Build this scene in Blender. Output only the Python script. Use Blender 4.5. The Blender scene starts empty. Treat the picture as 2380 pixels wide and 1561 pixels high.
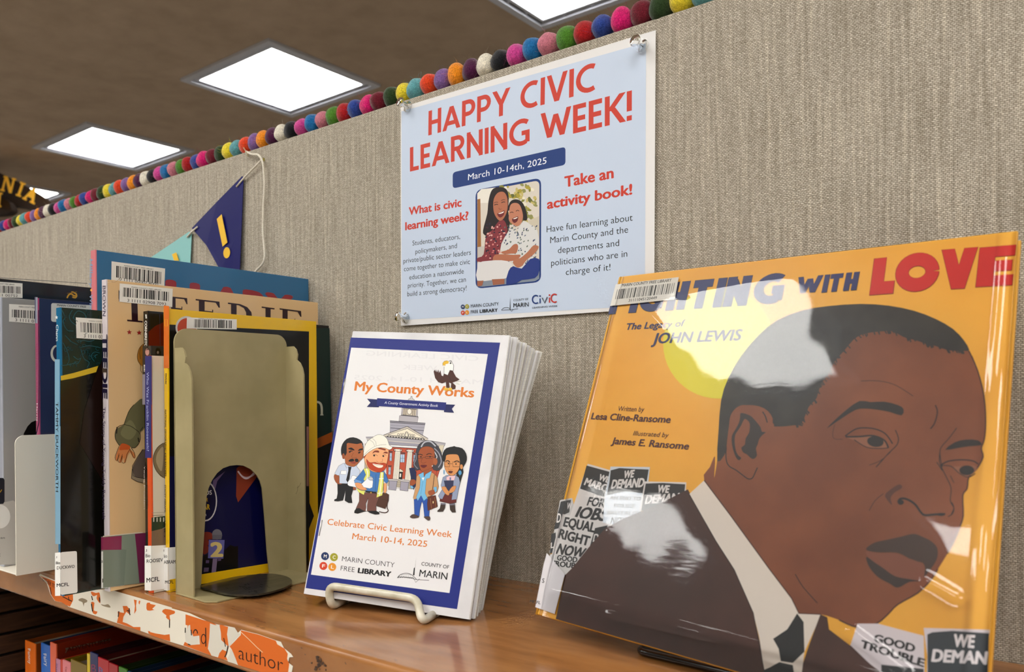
import bpy, bmesh, math, random
from mathutils import Vector, Matrix
from mathutils.geometry import tessellate_polygon
random.seed(7)
S = bpy.context.scene
COL = S.collection
V = Vector

# ---------------------------------------------------------------- camera
F_PX, CX, CY = 1866.6, 1190.0, 924.5
YAW, PITCH, ROLL = math.radians(37.466), math.radians(-0.0694), math.radians(-0.5056)
CAM = V((0.0, -0.56528, 1.21224))
_f = V((-math.sin(YAW), math.cos(YAW), 0)); _r = V((math.cos(YAW), math.sin(YAW), 0)); _u = V((0, 0, 1))
FWD = _f*math.cos(PITCH) + _u*math.sin(PITCH); _u2 = _u*math.cos(PITCH) - _f*math.sin(PITCH)
RGT = _r*math.cos(ROLL) + _u2*math.sin(ROLL); UPV = _u2*math.cos(ROLL) - _r*math.sin(ROLL)
cd = bpy.data.cameras.new('camera'); cam = bpy.data.objects.new('camera', cd); COL.objects.link(cam)
M3 = Matrix((RGT, UPV, -FWD)).transposed()
cam.matrix_world = Matrix.Translation(CAM) @ M3.to_4x4()
cd.sensor_width = 36.0; cd.lens = F_PX/2380*36; cd.shift_y = (CY-780.5)/2380
cd.clip_start = 0.02; cd.clip_end = 60
cd.dof.use_dof = True; cd.dof.focus_distance = 0.70; cd.dof.aperture_fstop = 11.0
S.camera = cam
# ---------------------------------------------------------------- world, exposure, light levels
W = bpy.data.worlds.new('room_air'); S.world = W; W.use_nodes = True
W.node_tree.nodes['Background'].inputs[0].default_value = (0.55, 0.53, 0.5, 1)
W.node_tree.nodes['Background'].inputs[1].default_value = 0.02
vs = S.view_settings; vs.view_transform = 'Standard'; vs.look = 'None'; vs.gamma = 1.0; vs.exposure = 0.0
vs.use_curve_mapping = False
LAMP = 20.5           # radiance of the ceiling diffusers
CEIL = 2.612
LIGHT_AT = ([(-1.45-1.5*k, 1.635) for k in range(4)] + [(0.05, 1.635), (1.55, 1.635), (3.05, 1.635)] +
            [(-1.08+1.5*k, -1.10) for k in (-3, -2, -1, 0, 1, 2, 3)] +
            [(-2.15+1.74*k, -2.22) for k in (-2, -1, 0, 1, 2, 3)] +
            [(-1.08+1.5*k, -4.0) for k in (-2, -1, 0, 1, 2, 3)])  # unseen right-hand columns of the rows added to brighten right-facing surfaces

# ---------------------------------------------------------------- helpers
def ray(x, y): return FWD + RGT*((x-CX)/F_PX) - UPV*((y-CY)/F_PX)
def on(x, y, axis, val):
    d = ray(x, y); return CAM + d*((val-CAM[axis])/d[axis])
def hexlin(h):
    h = h.lstrip('#'); o = []
    for i in (0, 2, 4):
        c = int(h[i:i+2], 16)/255; o.append((c/12.92 if c <= .04045 else ((c+.055)/1.055)**2.4)**1.2)   # ink densities, a little deeper than their look on the page
    return (*o, 1)
_M = {}
def mat(h, rough=.5, coat=0.0, metal=0.0, name=None, spec=.35):
    key = (h, rough, coat, metal, name)
    if key in _M: return _M[key]
    m = bpy.data.materials.new(name or 'ink_'+h.lstrip('#')); m.use_nodes = True
    b = m.node_tree.nodes['Principled BSDF']
    b.inputs['Base Color'].default_value = hexlin(h); b.inputs['Roughness'].default_value = rough
    b.inputs['Metallic'].default_value = metal; b.inputs['Coat Weight'].default_value = coat
    b.inputs['Coat Roughness'].default_value = .06; b.inputs['Specular IOR Level'].default_value = spec
    _M[key] = m; return m
def N(m, t, **kw):
    n = m.node_tree.nodes.new(t)
    for k, v in kw.items(): setattr(n, k, v)
    return n
def noisy(m, c1, c2, scale=40, detail=4, bump=0.0, dist=.001, stretch=(1, 1, 1), lo=.35, hi=.65):
    nt = m.node_tree; L = nt.links; b = nt.nodes['Principled BSDF']
    tc = N(m, 'ShaderNodeTexCoord'); mp = N(m, 'ShaderNodeMapping'); mp.inputs['Scale'].default_value = stretch
    nz = N(m, 'ShaderNodeTexNoise'); nz.inputs['Scale'].default_value = scale; nz.inputs['Detail'].default_value = detail
    cr = N(m, 'ShaderNodeValToRGB'); cr.color_ramp.elements[0].position = lo; cr.color_ramp.elements[1].position = hi
    cr.color_ramp.elements[0].color = hexlin(c1); cr.color_ramp.elements[1].color = hexlin(c2)
    L.new(tc.outputs['Object'], mp.inputs[0]); L.new(mp.outputs[0], nz.inputs[0]); L.new(nz.outputs['Fac'], cr.inputs[0])
    L.new(cr.outputs[0], b.inputs['Base Color'])
    if bump:
        bp = N(m, 'ShaderNodeBump'); bp.inputs['Strength'].default_value = bump; bp.inputs['Distance'].default_value = dist
        L.new(nz.outputs['Fac'], bp.inputs['Height']); L.new(bp.outputs[0], b.inputs['Normal'])
    return m
def link(name, me, parent=None, **tags):
    o = bpy.data.objects.new(name, me); COL.objects.link(o)
    if parent is not None:
        o.parent = parent; o.matrix_parent_inverse = Matrix.Translation(parent.location).inverted()
    for k, v in tags.items(): o[k] = v
    return o
def thing(name, label, cat, loc=(0, 0, 0), group=None):
    o = bpy.data.objects.new(name, None); COL.objects.link(o); o.location = loc; o.empty_display_size = .02
    o['label'] = label; o['category'] = cat
    if group: o['group'] = group
    return o
def mesh(name, verts, faces, mats, parent=None, mi=None, smooth=False, **tags):
    me = bpy.data.meshes.new(name); me.from_pydata([tuple(v) for v in verts], [], faces)
    for m in (mats if isinstance(mats, (list, tuple)) else [mats]): me.materials.append(m)
    if mi: me.polygons.foreach_set('material_index', mi)
    if smooth: me.polygons.foreach_set('use_smooth', [True]*len(me.polygons))
    me.update(); return link(name, me, parent, **tags)
def bev(o, w, seg=2):
    m = o.modifiers.new('bevel', 'BEVEL'); m.width = w; m.segments = seg; m.limit_method = 'ANGLE'; return o
def solid(o, t, off=-1.0):
    m = o.modifiers.new('solidify', 'SOLIDIFY'); m.thickness = t; m.offset = off; return o
def boxv(a, b):
    (x0, y0, z0), (x1, y1, z1) = a, b
    v = [(x0,y0,z0),(x1,y0,z0),(x1,y1,z0),(x0,y1,z0),(x0,y0,z1),(x1,y0,z1),(x1,y1,z1),(x0,y1,z1)]
    return v, [(0,3,2,1),(4,5,6,7),(0,1,5,4),(1,2,6,5),(2,3,7,6),(3,0,4,7)]
def box(name, a, b, m, parent=None, bevel=0, **tags):
    v, f = boxv(a, b); o = mesh(name, v, f, m, parent, **tags)
    if bevel: bev(o, bevel)
    return o
def obox(name, O, A, B, Nn, a0, a1, b0, b1, n0, n1, m, parent=None, bevel=0, **tags):
    v, f = boxv((a0, b0, n0), (a1, b1, n1)); v = [O+A*p[0]+B*p[1]+Nn*p[2] for p in v]
    o = mesh(name, v, f, m, parent, **tags)
    if bevel: bev(o, bevel)
    return o
def tube(name, pts, r, m, parent=None, seg=12, round_=0.0, closed=False, **tags):
    pts = [V(p) for p in pts]
    if round_:
        q = [pts[0]]
        for i in range(1, len(pts)-1):
            a, b, c = pts[i-1], pts[i], pts[i+1]
            ra = min(round_, (a-b).length*.49); rc = min(round_, (c-b).length*.49)
            p0 = b+(a-b).normalized()*ra; p1 = b+(c-b).normalized()*rc
            for k in range(7):
                t = k/6; q.append(p0*(1-t)**2 + b*2*t*(1-t) + p1*t*t)
        q.append(pts[-1]); pts = q
    vs_, fs = [], []; up = None
    n = len(pts)
    for i, p in enumerate(pts):
        t = (pts[min(i+1, n-1)]-pts[max(i-1, 0)]).normalized()
        if up is None: up = V((0, 0, 1)) if abs(t.z) < .9 else V((1, 0, 0))
        s = t.cross(up).normalized(); up = s.cross(t).normalized()
        for k in range(seg):
            a = 2*math.pi*k/seg; vs_.append(p+(s*math.cos(a)+up*math.sin(a))*r)
    for i in range(n-1):
        for k in range(seg):
            k2 = (k+1) % seg; fs.append((i*seg+k, i*seg+k2, (i+1)*seg+k2, (i+1)*seg+k))
    fs.append(tuple(range(seg))[::-1]); fs.append(tuple((n-1)*seg+k for k in range(seg)))
    return mesh(name, vs_, fs, m, parent, smooth=True, **tags)
def catmull(p, n=5, closed=True):
    out = []; m = len(p); rng = range(m) if closed else range(m-1)
    for i in rng:
        if closed: a, b, c, d = p[i-1], p[i], p[(i+1) % m], p[(i+2) % m]
        else: a, b, c, d = p[max(i-1, 0)], p[i], p[i+1], p[min(i+2, m-1)]
        for k in range(n):
            t = k/n
            out.append(tuple(.5*((2*b[j])+(-a[j]+c[j])*t+(2*a[j]-5*b[j]+4*c[j]-d[j])*t*t+(-a[j]+3*b[j]-3*c[j]+d[j])*t**3) for j in (0, 1)))
    if not closed: out.append(tuple(p[-1]))
    return out

# flat print lying on a real surface: measured outlines are carried to the surface's own plane
_txt = {}
def text_geo(s, bold=0.0):
    k = (s, bold)
    if k in _txt: return _txt[k]
    c = bpy.data.curves.new('t', 'FONT'); c.body = s; c.size = 1; c.resolution_u = 3; c.offset = bold; c.fill_mode = 'FRONT'
    o = bpy.data.objects.new('t', c); me = o.to_mesh()
    vs_ = [tuple(v.co) for v in me.vertices]; fs = [tuple(p.vertices) for p in me.polygons]
    o.to_mesh_clear(); bpy.data.objects.remove(o); bpy.data.curves.remove(c)
    _txt[k] = (vs_, fs); return _txt[k]
CAPH = 0.729
class Print:
    def __init__(s, P, n, rough=.5, coat=0.0, step=1.0e-5, base=6e-5):
        s.P, s.n = V(P), V(n).normalized(); s.v, s.f, s.mi, s.m = [], [], [], []
        s.rough, s.coat, s.step, s.lv = rough, coat, step, base; s.o = (0, 0); s.k = 1.0
    def plane(s, P, n, base=6e-5): s.P, s.n = V(P), V(n).normalized(); s.lv = base
    def crop(s, ox=0, oy=0, k=1.0): s.o, s.k = (ox, oy), k; return s
    def at(s, p):
        d = ray(s.o[0]+p[0]/s.k, s.o[1]+p[1]/s.k); t = (s.P-CAM).dot(s.n)/d.dot(s.n)
        return CAM + d*t
    def mid(s, h):
        m = mat(h, s.rough, s.coat) if isinstance(h, str) else h
        if m not in s.m: s.m.append(m)
        return s.m.index(m)
    def add(s, w, faces, col):
        b = len(s.v); off = s.n*s.lv; s.v += [p+off for p in w]; i = s.mid(col)
        for f in faces:
            f = tuple(b+j for j in f)
            nn = (s.v[f[1]]-s.v[f[0]]).cross(s.v[f[2]]-s.v[f[0]])
            s.f.append(f if nn.dot(s.n) > 0 else f[::-1]); s.mi.append(i)
        s.lv += s.step
    def poly(s, pts, col, sm=0):
        if sm: pts = catmull(pts, sm)
        w = [s.at(p) for p in pts]
        s.add(w, tessellate_polygon([[V((p[0], p[1], 0)) for p in pts]]), col); return s
    def line(s, pts, wd, col, sm=0, closed=False):
        if sm: pts = catmull(pts, sm, closed)
        elif closed: pass
        if closed: pts = list(pts)+[pts[0]]
        n = len(pts); q = []
        for i, p in enumerate(pts):
            a = pts[max(i-1, 0)]; b = pts[min(i+1, n-1)]
            if closed and i in (0, n-1): a, b = pts[-2], pts[1]
            dx, dy = b[0]-a[0], b[1]-a[1]; L = math.hypot(dx, dy) or 1
            q.append((-dy/L*wd/2, dx/L*wd/2))
        w = [s.at((p[0]+d[0], p[1]+d[1])) for p, d in zip(pts, q)] + [s.at((p[0]-d[0], p[1]-d[1])) for p, d in zip(pts, q)]
        s.add(w, [(i, i+1, n+i+1, n+i) for i in range(n-1)], col); return s
    def ell(s, cx, cy, rx, ry, col, rot=0, n=28, a0=0, a1=360):
        c, si = math.cos(math.radians(rot)), math.sin(math.radians(rot)); pts = []
        for i in range(n):
            a = math.radians(a0+(a1-a0)*i/(n if a1-a0 >= 360 else n-1)); x, y = rx*math.cos(a), ry*math.sin(a)
            pts.append((cx+x*c-y*si, cy+x*si+y*c))
        return s.poly(pts, col)
    def txt(s, t, PL, PR, PT, col, bold=0.0, shear=0.0, wgeo=None):
        vs_, fs = text_geo(t, min(bold, 0)) if wgeo is None else wgeo
        if not vs_: return s
        if bold > 0 and wgeo is None:
            nv = len(vs_); vv, ff = [], []
            for k, (ox, oy) in enumerate(((0, 0), (bold, 0), (-bold, 0), (0, bold*.7), (0, -bold*.7), (bold*.7, bold*.5), (-bold*.7, bold*.5), (bold*.7, -bold*.5), (-bold*.7, -bold*.5))):
                if k > 4 and bold < .02: break
                vv += [(v[0]+ox, v[1]+oy, k) for v in vs_]; ff += [tuple(i+nv*k for i in f) for f in fs]
            vs_, fs = vv, ff
        x0 = min(v[0] for v in vs_); x1 = max(v[0] for v in vs_)
        A = s.at(PL); X = (s.at(PR)-A)/(x1-x0); Y = (s.at(PT)-A)/CAPH
        s.add([A+X*(v[0]-x0+shear*v[1]) + Y*v[1] + s.n*(v[2]*9e-7) for v in vs_], fs, col); s.lv += 9e-7*max(v[2] for v in vs_); return s
    def bars(s, q, n, col='#1b1b1b', seed=1):   # q: TL, TR, BR, BL
        r = random.Random(seed); x = 0.0; w, fs = [], []
        T0, T1, B1, B0 = [s.at(p) for p in q]
        while x < 1:
            wd = r.choice((1, 1, 1, 2, 3))/(n*3.1); gp = r.choice((1, 1, 2, 3))/(n*3.1)
            x1 = min(1, x+wd); b = len(w)
            w += [T0.lerp(T1, x), T0.lerp(T1, x1), B0.lerp(B1, x1), B0.lerp(B1, x)]; fs.append((b, b+1, b+2, b+3)); x = x1+gp
        s.add(w, fs, col); return s
    def build(s, name, parent, **tags):
        return mesh(name, s.v, s.f, s.m, parent, mi=s.mi, **tags)
def rquad(q, r, n=5):
    """rounded quadrilateral through four corners, r as a fraction of the shorter side"""
    out = []
    L = min(math.dist(q[0], q[1]), math.dist(q[1], q[2]))*r
    for i in range(4):
        a, b, c = q[i-1], q[i], q[(i+1) % 4]
        la, lc = L/math.dist(a, b), L/math.dist(b, c)
        p0 = (b[0]+(a[0]-b[0])*la, b[1]+(a[1]-b[1])*la); p1 = (b[0]+(c[0]-b[0])*lc, b[1]+(c[1]-b[1])*lc)
        for k in range(n+1):
            t = k/n; out.append(tuple(p0[j]*(1-t)**2+b[j]*2*t*(1-t)+p1[j]*t*t for j in (0, 1)))
    return out

# ---------------------------------------------------------------- structure
TOP = 1.5055
def fabric():
    m = bpy.data.materials.new('woven_panel_fabric'); m.use_nodes = True; nt = m.node_tree; L = nt.links
    b = nt.nodes['Principled BSDF']; b.inputs['Roughness'].default_value = .9; b.inputs['Specular IOR Level'].default_value = .15
    tc = N(m, 'ShaderNodeTexCoord'); sp = N(m, 'ShaderNodeSeparateXYZ'); cb = N(m, 'ShaderNodeCombineXYZ')
    L.new(tc.outputs['Object'], sp.inputs[0]); L.new(sp.outputs['X'], cb.inputs['X']); L.new(sp.outputs['Z'], cb.inputs['Y'])
    # wobble of the threads
    wn = N(m, 'ShaderNodeTexNoise'); wn.inputs['Scale'].default_value = 260; wn.inputs['Detail'].default_value = 2
    L.new(cb.outputs[0], wn.inputs[0])
    mx = N(m, 'ShaderNodeMixRGB', blend_type='LINEAR_LIGHT'); mx.inputs[0].default_value = .0007
    L.new(cb.outputs[0], mx.inputs[1]); L.new(wn.outputs['Color'], mx.inputs[2])
    br = N(m, 'ShaderNodeTexBrick'); br.offset = .5; br.inputs['Scale'].default_value = 1
    br.inputs['Brick Width'].default_value = .0023; br.inputs['Row Height'].default_value = .00118
    br.inputs['Mortar Size'].default_value = .00034; br.inputs['Mortar Smooth'].default_value = 1.0
    br.inputs['Color1'].default_value = hexlin('#ded7cb'); br.inputs['Color2'].default_value = hexlin('#c6beb1'); br.inputs['Mortar'].default_value = hexlin('#7f7768')
    L.new(mx.outputs[0], br.inputs['Vector'])
    mp = N(m, 'ShaderNodeMapping'); mp.inputs['Scale'].default_value = (420, 14, 1)
    sl = N(m, 'ShaderNodeTexNoise'); sl.inputs['Scale'].default_value = 1; sl.inputs['Detail'].default_value = 3
    L.new(cb.outputs[0], mp.inputs[0]); L.new(mp.outputs[0], sl.inputs[0])
    cr = N(m, 'ShaderNodeValToRGB'); e = cr.color_ramp.elements
    e[0].position = .3; e[0].color = (.78, .77, .74, 1); e[1].position = .72; e[1].color = (1.22, 1.22, 1.2, 1)
    e2 = cr.color_ramp.elements.new(.5); e2.color = (.98, .98, .98, 1)
    L.new(sl.outputs['Fac'], cr.inputs[0])
    mu = N(m, 'ShaderNodeMixRGB', blend_type='MULTIPLY'); mu.inputs[0].default_value = 1
    L.new(br.outputs['Color'], mu.inputs[1]); L.new(cr.outputs[0], mu.inputs[2])
    gr = N(m, 'ShaderNodeTexNoise'); gr.inputs['Scale'].default_value = 900; gr.inputs['Detail'].default_value = 2
    L.new(cb.outputs[0], gr.inputs[0])
    gc = N(m, 'ShaderNodeValToRGB'); gc.color_ramp.elements[0].position = .3; gc.color_ramp.elements[1].position = .7
    gc.color_ramp.elements[0].color = (.72, .7, .66, 1); gc.color_ramp.elements[1].color = (1.15, 1.15, 1.15, 1)
    L.new(gr.outputs['Fac'], gc.inputs[0])
    m2 = N(m, 'ShaderNodeMixRGB', blend_type='MULTIPLY'); m2.inputs[0].default_value = .8
    L.new(mu.outputs[0], m2.inputs[1]); L.new(gc.outputs[0], m2.inputs[2]); L.new(m2.outputs[0], b.inputs['Base Color'])
    bp = N(m, 'ShaderNodeBump'); bp.inputs['Strength'].default_value = .6; bp.inputs['Distance'].default_value = .0005; bp.invert = True
    L.new(br.outputs['Fac'], bp.inputs['Height']); L.new(bp.outputs[0], b.inputs['Normal'])
    return m
FAB = fabric()
box('wall_back', (-4.2, 0, 0), (1.6, .045, TOP), FAB, kind='structure', bevel=.0015)
plaster = noisy(mat('#7a6a5b', .95, name='ceiling_plaster', spec=.1), '#bbaa98', '#c8b7a5', 9, 6, .5, .004, lo=.3, hi=.7)
# ceiling with real openings for the fittings
FW, FD = .30, .28    # half sizes of a fitting's opening
def ceiling():
    X0, X1, Y0, Y1 = -11., 5., -7., 8.
    rows = sorted(set(y for _, y in LIGHT_AT)); vs_, fs = [], []
    def q(x0, x1, y0, y1):
        b = len(vs_); vs_.extend([(x0,y0,CEIL),(x1,y0,CEIL),(x1,y1,CEIL),(x0,y1,CEIL)]); fs.append((b+3, b+2, b+1, b))
    y = Y0
    for r in rows:
        q(X0, X1, y, r-FD); x = X0
        for c in sorted(p[0] for p in LIGHT_AT if p[1] == r):
            q(x, c-FW, r-FD, r+FD); x = c+FW
        q(x, X1, r-FD, r+FD); y = r+FD
    q(X0, X1, y, Y1)
    mesh('ceiling', vs_, fs, plaster, kind='structure')
ceiling()
carpet = noisy(mat('#6e6457', .95, name='floor_carpet'), '#aba59c', '#c2bcb3', 120, 4)
box('floor', (-11, -7, -.05), (5, 8, 0), carpet, kind='structure')
wallm = noisy(mat('#b9b0a2', .85, name='room_wall_paint'), '#b2a999', '#c0b7a8', 3)
box('wall_left', (-11.1, -7, 0), (-11, 8, CEIL), wallm, kind='structure')
box('wall_right', (5, -7, 0), (5.1, 8, CEIL), wallm, kind='structure')
box('wall_front', (-11, -7.1, 0), (5, -7, CEIL), wallm, kind='structure')
box('wall_far', (-11, 8, 0), (5, 8.1, CEIL), wallm, kind='structure')

# ceiling lights
em = bpy.data.materials.new('lamp_diffuser'); em.use_nodes = True
b_ = em.node_tree.nodes['Principled BSDF']; b_.inputs['Base Color'].default_value = (.9, .9, .88, 1)
b_.inputs['Emission Color'].default_value = (1.0, .985, .95, 1); b_.inputs['Emission Strength'].default_value = LAMP
trim = mat('#d5d8e2', .4, 0, 0, 'lamp_trim_metal'); dark = mat('#2a2a2b', .5, name='lamp_slot_dark')
def ring(z0, z1, ax, ay, bx, by):
    v = []
    for (hx, hy) in ((ax, ay), (bx, by)):
        for z in (z0, z1): v += [(-hx,-hy,z),(hx,-hy,z),(hx,hy,z),(-hx,hy,z)]
    f = []
    for i in range(4):
        j = (i+1) % 4
        f += [(i, j, 8+j, 8+i), (4+i, 12+i, 12+j, 4+j), (i, 4+i, 4+j, j), (8+i, 8+j, 12+j, 12+i)]
    return v, f
proto = {}
def lamp_me(k):
    if k in proto: return proto[k]
    if k == 'outer': v, f = ring(-.012, .0, FW+.015, FD+.015, FW-.014, FD-.014); m = trim
    elif k == 'inner': v, f = ring(-.006, .01, FW-.027, FD-.027, FW-.042, FD-.042); m = trim
    elif k == 'slot': v, f = ring(.012, .02, FW, FD, FW-.05, FD-.05); m = dark
    elif k == 'clip': v, f = boxv((-.004, -.011, -.007), (.004, .011, .004)); m = trim
    else: v, f = boxv((-FW+.042, -FD+.042, -.002), (FW-.042, FD-.042, .004)); m = em
    me = bpy.data.meshes.new(k); me.from_pydata(v, [], f); me.materials.append(m); proto[k] = me; return me
LL = {(-1.45, 1.64): 'ceiling light panel cut off by the top edge of the photo above the garland',
      (-2.95, 1.64): 'large bright square ceiling light panel in the middle of the visible ceiling',
      (-4.45, 1.64): 'bright ceiling light panel at left, second farthest, above the felt balls',
      (-5.95, 1.64): 'farthest small bright ceiling light beside the gold lettered sign'}
for (x, y) in LIGHT_AT:
    rws = sorted(set(q[1] for q in LIGHT_AT), reverse=True); cls = sorted(q[0] for q in LIGHT_AT if q[1] == y)
    nth = ('first', 'second', 'third', 'fourth', 'fifth', 'sixth', 'seventh', 'eighth')
    lb = LL.get((round(x, 2), round(y, 2)), 'unseen square ceiling light panel, %s from the left in the %s row of lamps' % (nth[cls.index(x)], nth[rws.index(y)]))
    t = thing('ceiling_light', lb, 'light', (x, y, CEIL), group='ceiling light panels')
    def cp(nm, k, off=(0, 0, 0)):
        o = bpy.data.objects.new(nm, lamp_me(k)); COL.objects.link(o); o.parent = t; o.location = off; return o
    cp('frame', 'outer'); cp('diffuser', 'diff'); cp('inner_frame', 'inner'); cp('slot', 'slot')
    if y > 1.5:
        for i in range(4):
            for j in range(2):
                cp('clip', 'clip', ((-.18+.12*i), (FD-.014)*(1 if j else -1), 0))
                o = cp('clip', 'clip', ((FW-.014)*(1 if j else -1), (-.16+.107*i), 0)); o.rotation_euler.z = math.pi/2

# ---------------------------------------------------------------- bookcase
SH, YF = 1.05, -0.2231
bc = thing('bookcase', 'tan brown metal bookcase with a torn orange label on its front edge', 'bookcase', (-.1, -.11, 0))
tan = noisy(mat('#a9693f', .22, .35, name='shelf_enamel'), '#9b6c42', '#b28252', 14, 5, .04, .0004, (1, 5, 1))
dkwood = noisy(mat('#4a3222', .5, name='dark_slat_wood'), '#432c1d', '#573c28', 30, 4, .1, .0005, (1, 1, 8))
def profile(name, prof, x0, x1, m, parent):
    n = len(prof); v = [(x0, a, b) for a, b in prof]+[(x1, a, b) for a, b in prof]
    f = [(i, (i+1) % n, n+(i+1) % n, n+i) for i in range(n)]
    f += [tuple(range(n))[::-1], tuple(range(n, 2*n))]
    return mesh(name, v, f, m, parent)
R_ = .0045; arc = [(YF+R_-R_*math.sin(a), SH-R_+R_*math.cos(a)) for a in [math.pi/2*k/8 for k in range(9)]]
prof = [(-.0005, SH)]+arc+[(YF, SH-.0330), (YF+.001, SH-.0345), (YF+.0025, SH-.0330), (YF+.0025, SH-.004), (-.0005, SH-.004)]
so = profile('shelf_board', prof, -1.2, .95, tan, bc)
so.data.polygons.foreach_set('use_smooth', [False]*len(so.data.polygons))
prof2 = [(a, b-.335) for a, b in prof]
profile('shelf_board', prof2, -1.2, .95, tan, bc)
box('back_panel', (-1.2, -.006, .02), (.95, -.0012, SH-.006), dkwood, bc)
box('kick_plate', (-1.2, -.2, 0), (.95, -.19, .09), dkwood, bc)
box('end_panel', (-1.075, YF+.01, .02), (-1.066, -.007, SH-.006), mat('#120d0a', .8, name='end_panel_dark'), bc)
box('end_panel', (.93, YF+.01, .02), (.94, -.007, SH-.006), dkwood, bc)
zs = [on(0, y, 0, -1.06)[2] for y in (1382, 1430, 1478, 1527)]; dz = (zs[0]-zs[3])/3
for k in range(-1, 8):
    z1 = zs[0]-dz*k; box('slat', (-1.066, YF+.011, z1-dz+.0035), (-1.06, -.0075, min(z1, SH-.006)), dkwood, bc, bevel=.0008)

lab = Print((0, YF, 1.03), (0, -1, 0), .65, base=2e-4)
OR, WHP = '#d9772a', '#d9d4c8'
lab.crop(0, 1300, 5.95)
lab.poly([(540,215),(560,195),(770,290),(1010,440),(1500,405),(1900,520),(2380,660),(2380,1140),(1950,985),(1600,870),(950,650),(900,600),(760,570),(700,480),(650,330)], '#e6e0d2')
lab.poly([(555,225),(770,300),(1010,440),(1015,560),(970,650),(915,625),(860,590),(765,570),(705,480),(680,370),(650,300)], OR)
lab.poly([(1265,440),(1330,460),(1380,460),(1390,600),(1340,540),(1345,490),(1300,505),(1270,480)], OR, 3)
lab.poly([(1262,590),(1310,595),(1300,700),(1350,715),(1330,755),(1290,740),(1275,690)], OR, 2)
lab.poly([(1090,550),(1140,530),(1210,560),(1200,590),(1170,600),(1160,650),(1145,590),(1100,570)], '#9c8d76', 2)
lab.poly([(1400,615),(1450,625),(1500,615),(1535,660),(1480,655),(1420,635)], '#9c8d76', 2)
lab.poly([(1630,715),(1680,730),(1720,735),(1700,640),(1760,640),(1805,700),(1800,760),(1750,720),(1710,790),(1700,860),(1760,880),(1850,930),(1945,930),(1945,985),(1620,870),(1640,790)], OR)
lab.poly([(1855,550),(1895,560),(1885,640),(1890,700),(1860,750),(1870,640)], OR)
lab.poly([(1925,565),(1945,570),(1935,620),(1920,600)], OR)
lab.poly([(2040,595),(2100,600),(2160,640),(2100,660),(2130,700),(2040,700),(2030,640)], OR, 2)
lab.poly([(2050,985),(2150,1000),(2250,1040),(2380,1060),(2380,1135),(2200,1080),(2060,1020)], OR)
lab.txt('OTHER TIT', (590,290), (770,400), (600,240), '#2a1710')
lab.line([(870,510),(1000,575)], 12, '#2a1710'); lab.line([(950,510),(960,570)], 9, '#2a1710'); lab.line([(700,380),(712,480)], 9, '#2a1710')
for p in ([(1272,500),(1285,560)], [(1270,610),(1285,715)], [(1380,520),(1385,580)], [(1650,710),(1640,790)], [(1760,700),(1790,710),(1805,765)], [(1795,670),(1790,720)]): lab.line(p, 13, '#2a1710')
lab.crop(350, 1330, 5.95)
lab.poly([(0,415),(250,480),(550,560),(850,700),(1100,745),(1170,760),(1215,830),(1260,790),(1500,850),(1740,935),(1810,955),(1850,1040),(1950,1120),(1980,1165),(1925,1170),(1910,1240),(1975,1290),(1960,1374),(1560,1374),(1210,1275),(1060,1215),(940,1175),(830,1140),(460,1010),(280,955),(0,860)], '#e6e0d2')
lab.poly([(490,575),(850,690),(940,730),(980,720),(1080,750),(1085,1040),(1045,1150),(1075,1215),(940,1180),(830,1140),(460,1005),(480,955),(560,1000),(690,990),(680,870),(600,880),(560,820),(510,800),(520,730),(490,720)], OR)
lab.poly([(1255,795),(1500,855),(1740,940),(1760,990),(1860,1050),(1905,1120),(1895,1190),(1925,1260),(1910,1374),(1540,1374),(1215,1275),(1180,1180),(1130,1060),(1100,1020),(1160,960),(1255,860)], OR)
lab.poly([(165,540),(210,500),(340,530),(330,570),(270,590),(280,660),(220,620),(225,590)], OR, 2)
lab.poly([(0,430),(80,450),(30,500),(60,515),(0,525)], OR)
lab.poly([(0,820),(80,840),(200,860),(270,850),(280,950),(130,905),(0,860)], OR)
lab.poly([(510,800),(530,730),(555,720),(560,800),(600,880),(680,875),(690,990),(560,1000),(490,950),(480,800)], WHP)
lab.poly([(830,700),(900,725),(960,720),(980,830),(985,930),(1070,1010),(1060,1090),(1000,1060),(960,1110),(940,1170),(850,1145),(800,1050),(820,900)], WHP)
lab.poly([(1080,750),(1170,760),(1215,830),(1250,850),(1180,920),(1090,1030),(1065,850)], WHP)
lab.poly([(1110,1050),(1150,1100),(1215,1270),(1080,1230),(1070,1180),(1100,1130)], WHP)
INK = '#2a1710'
lab.txt('author', (1225,1190), (1840,1370), (1225,990), INK, -.012)
lab.ell(740, 915, 36, 70, INK); lab.ell(740, 915, 24, 56, OR); lab.line([(770,760),(772,1020)], 13, INK)
lab.ell(630, 840, 34, 60, INK, a0=180, a1=360); lab.ell(630, 845, 22, 48, OR, a0=180, a1=360)
lab.line([(570,790),(575,865)], 12, INK); lab.line([(490,760),(488,830)], 12, INK); lab.line([(525,985),(560,1000)], 14, INK)
lab.line([(1020,900),(1045,1020)], 10, INK); lab.line([(1080,1010),(1060,1110),(1035,1165)], 14, INK, 3)
lab.line([(272,650),(270,760)], 12, INK)
lab.line([(1250,810),(1380,930),(1480,1030),(1560,1100)], 6, '#f0e6c8')
lab.build('torn_label', bc, label='torn orange paper label with black lettering, its top layer ripped off to white')
sc = Print((0, YF, 1.03), (0, -1, 0), .6, base=1e-4); sc.crop(700, 1330, 3.967)
random.seed(4)
for i in range(26):
    x, y = random.gauss(178, 30), random.gauss(835, 38); r = random.uniform(5, 17)
    sc.poly([(x+r*math.cos(a)*random.uniform(.5, 1.3), y+r*math.sin(a)*random.uniform(.5, 1.5)) for a in [k*.9 for k in range(7)]], random.choice(('#4d3a2c', '#5c4738', '#6b503c')))
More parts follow.
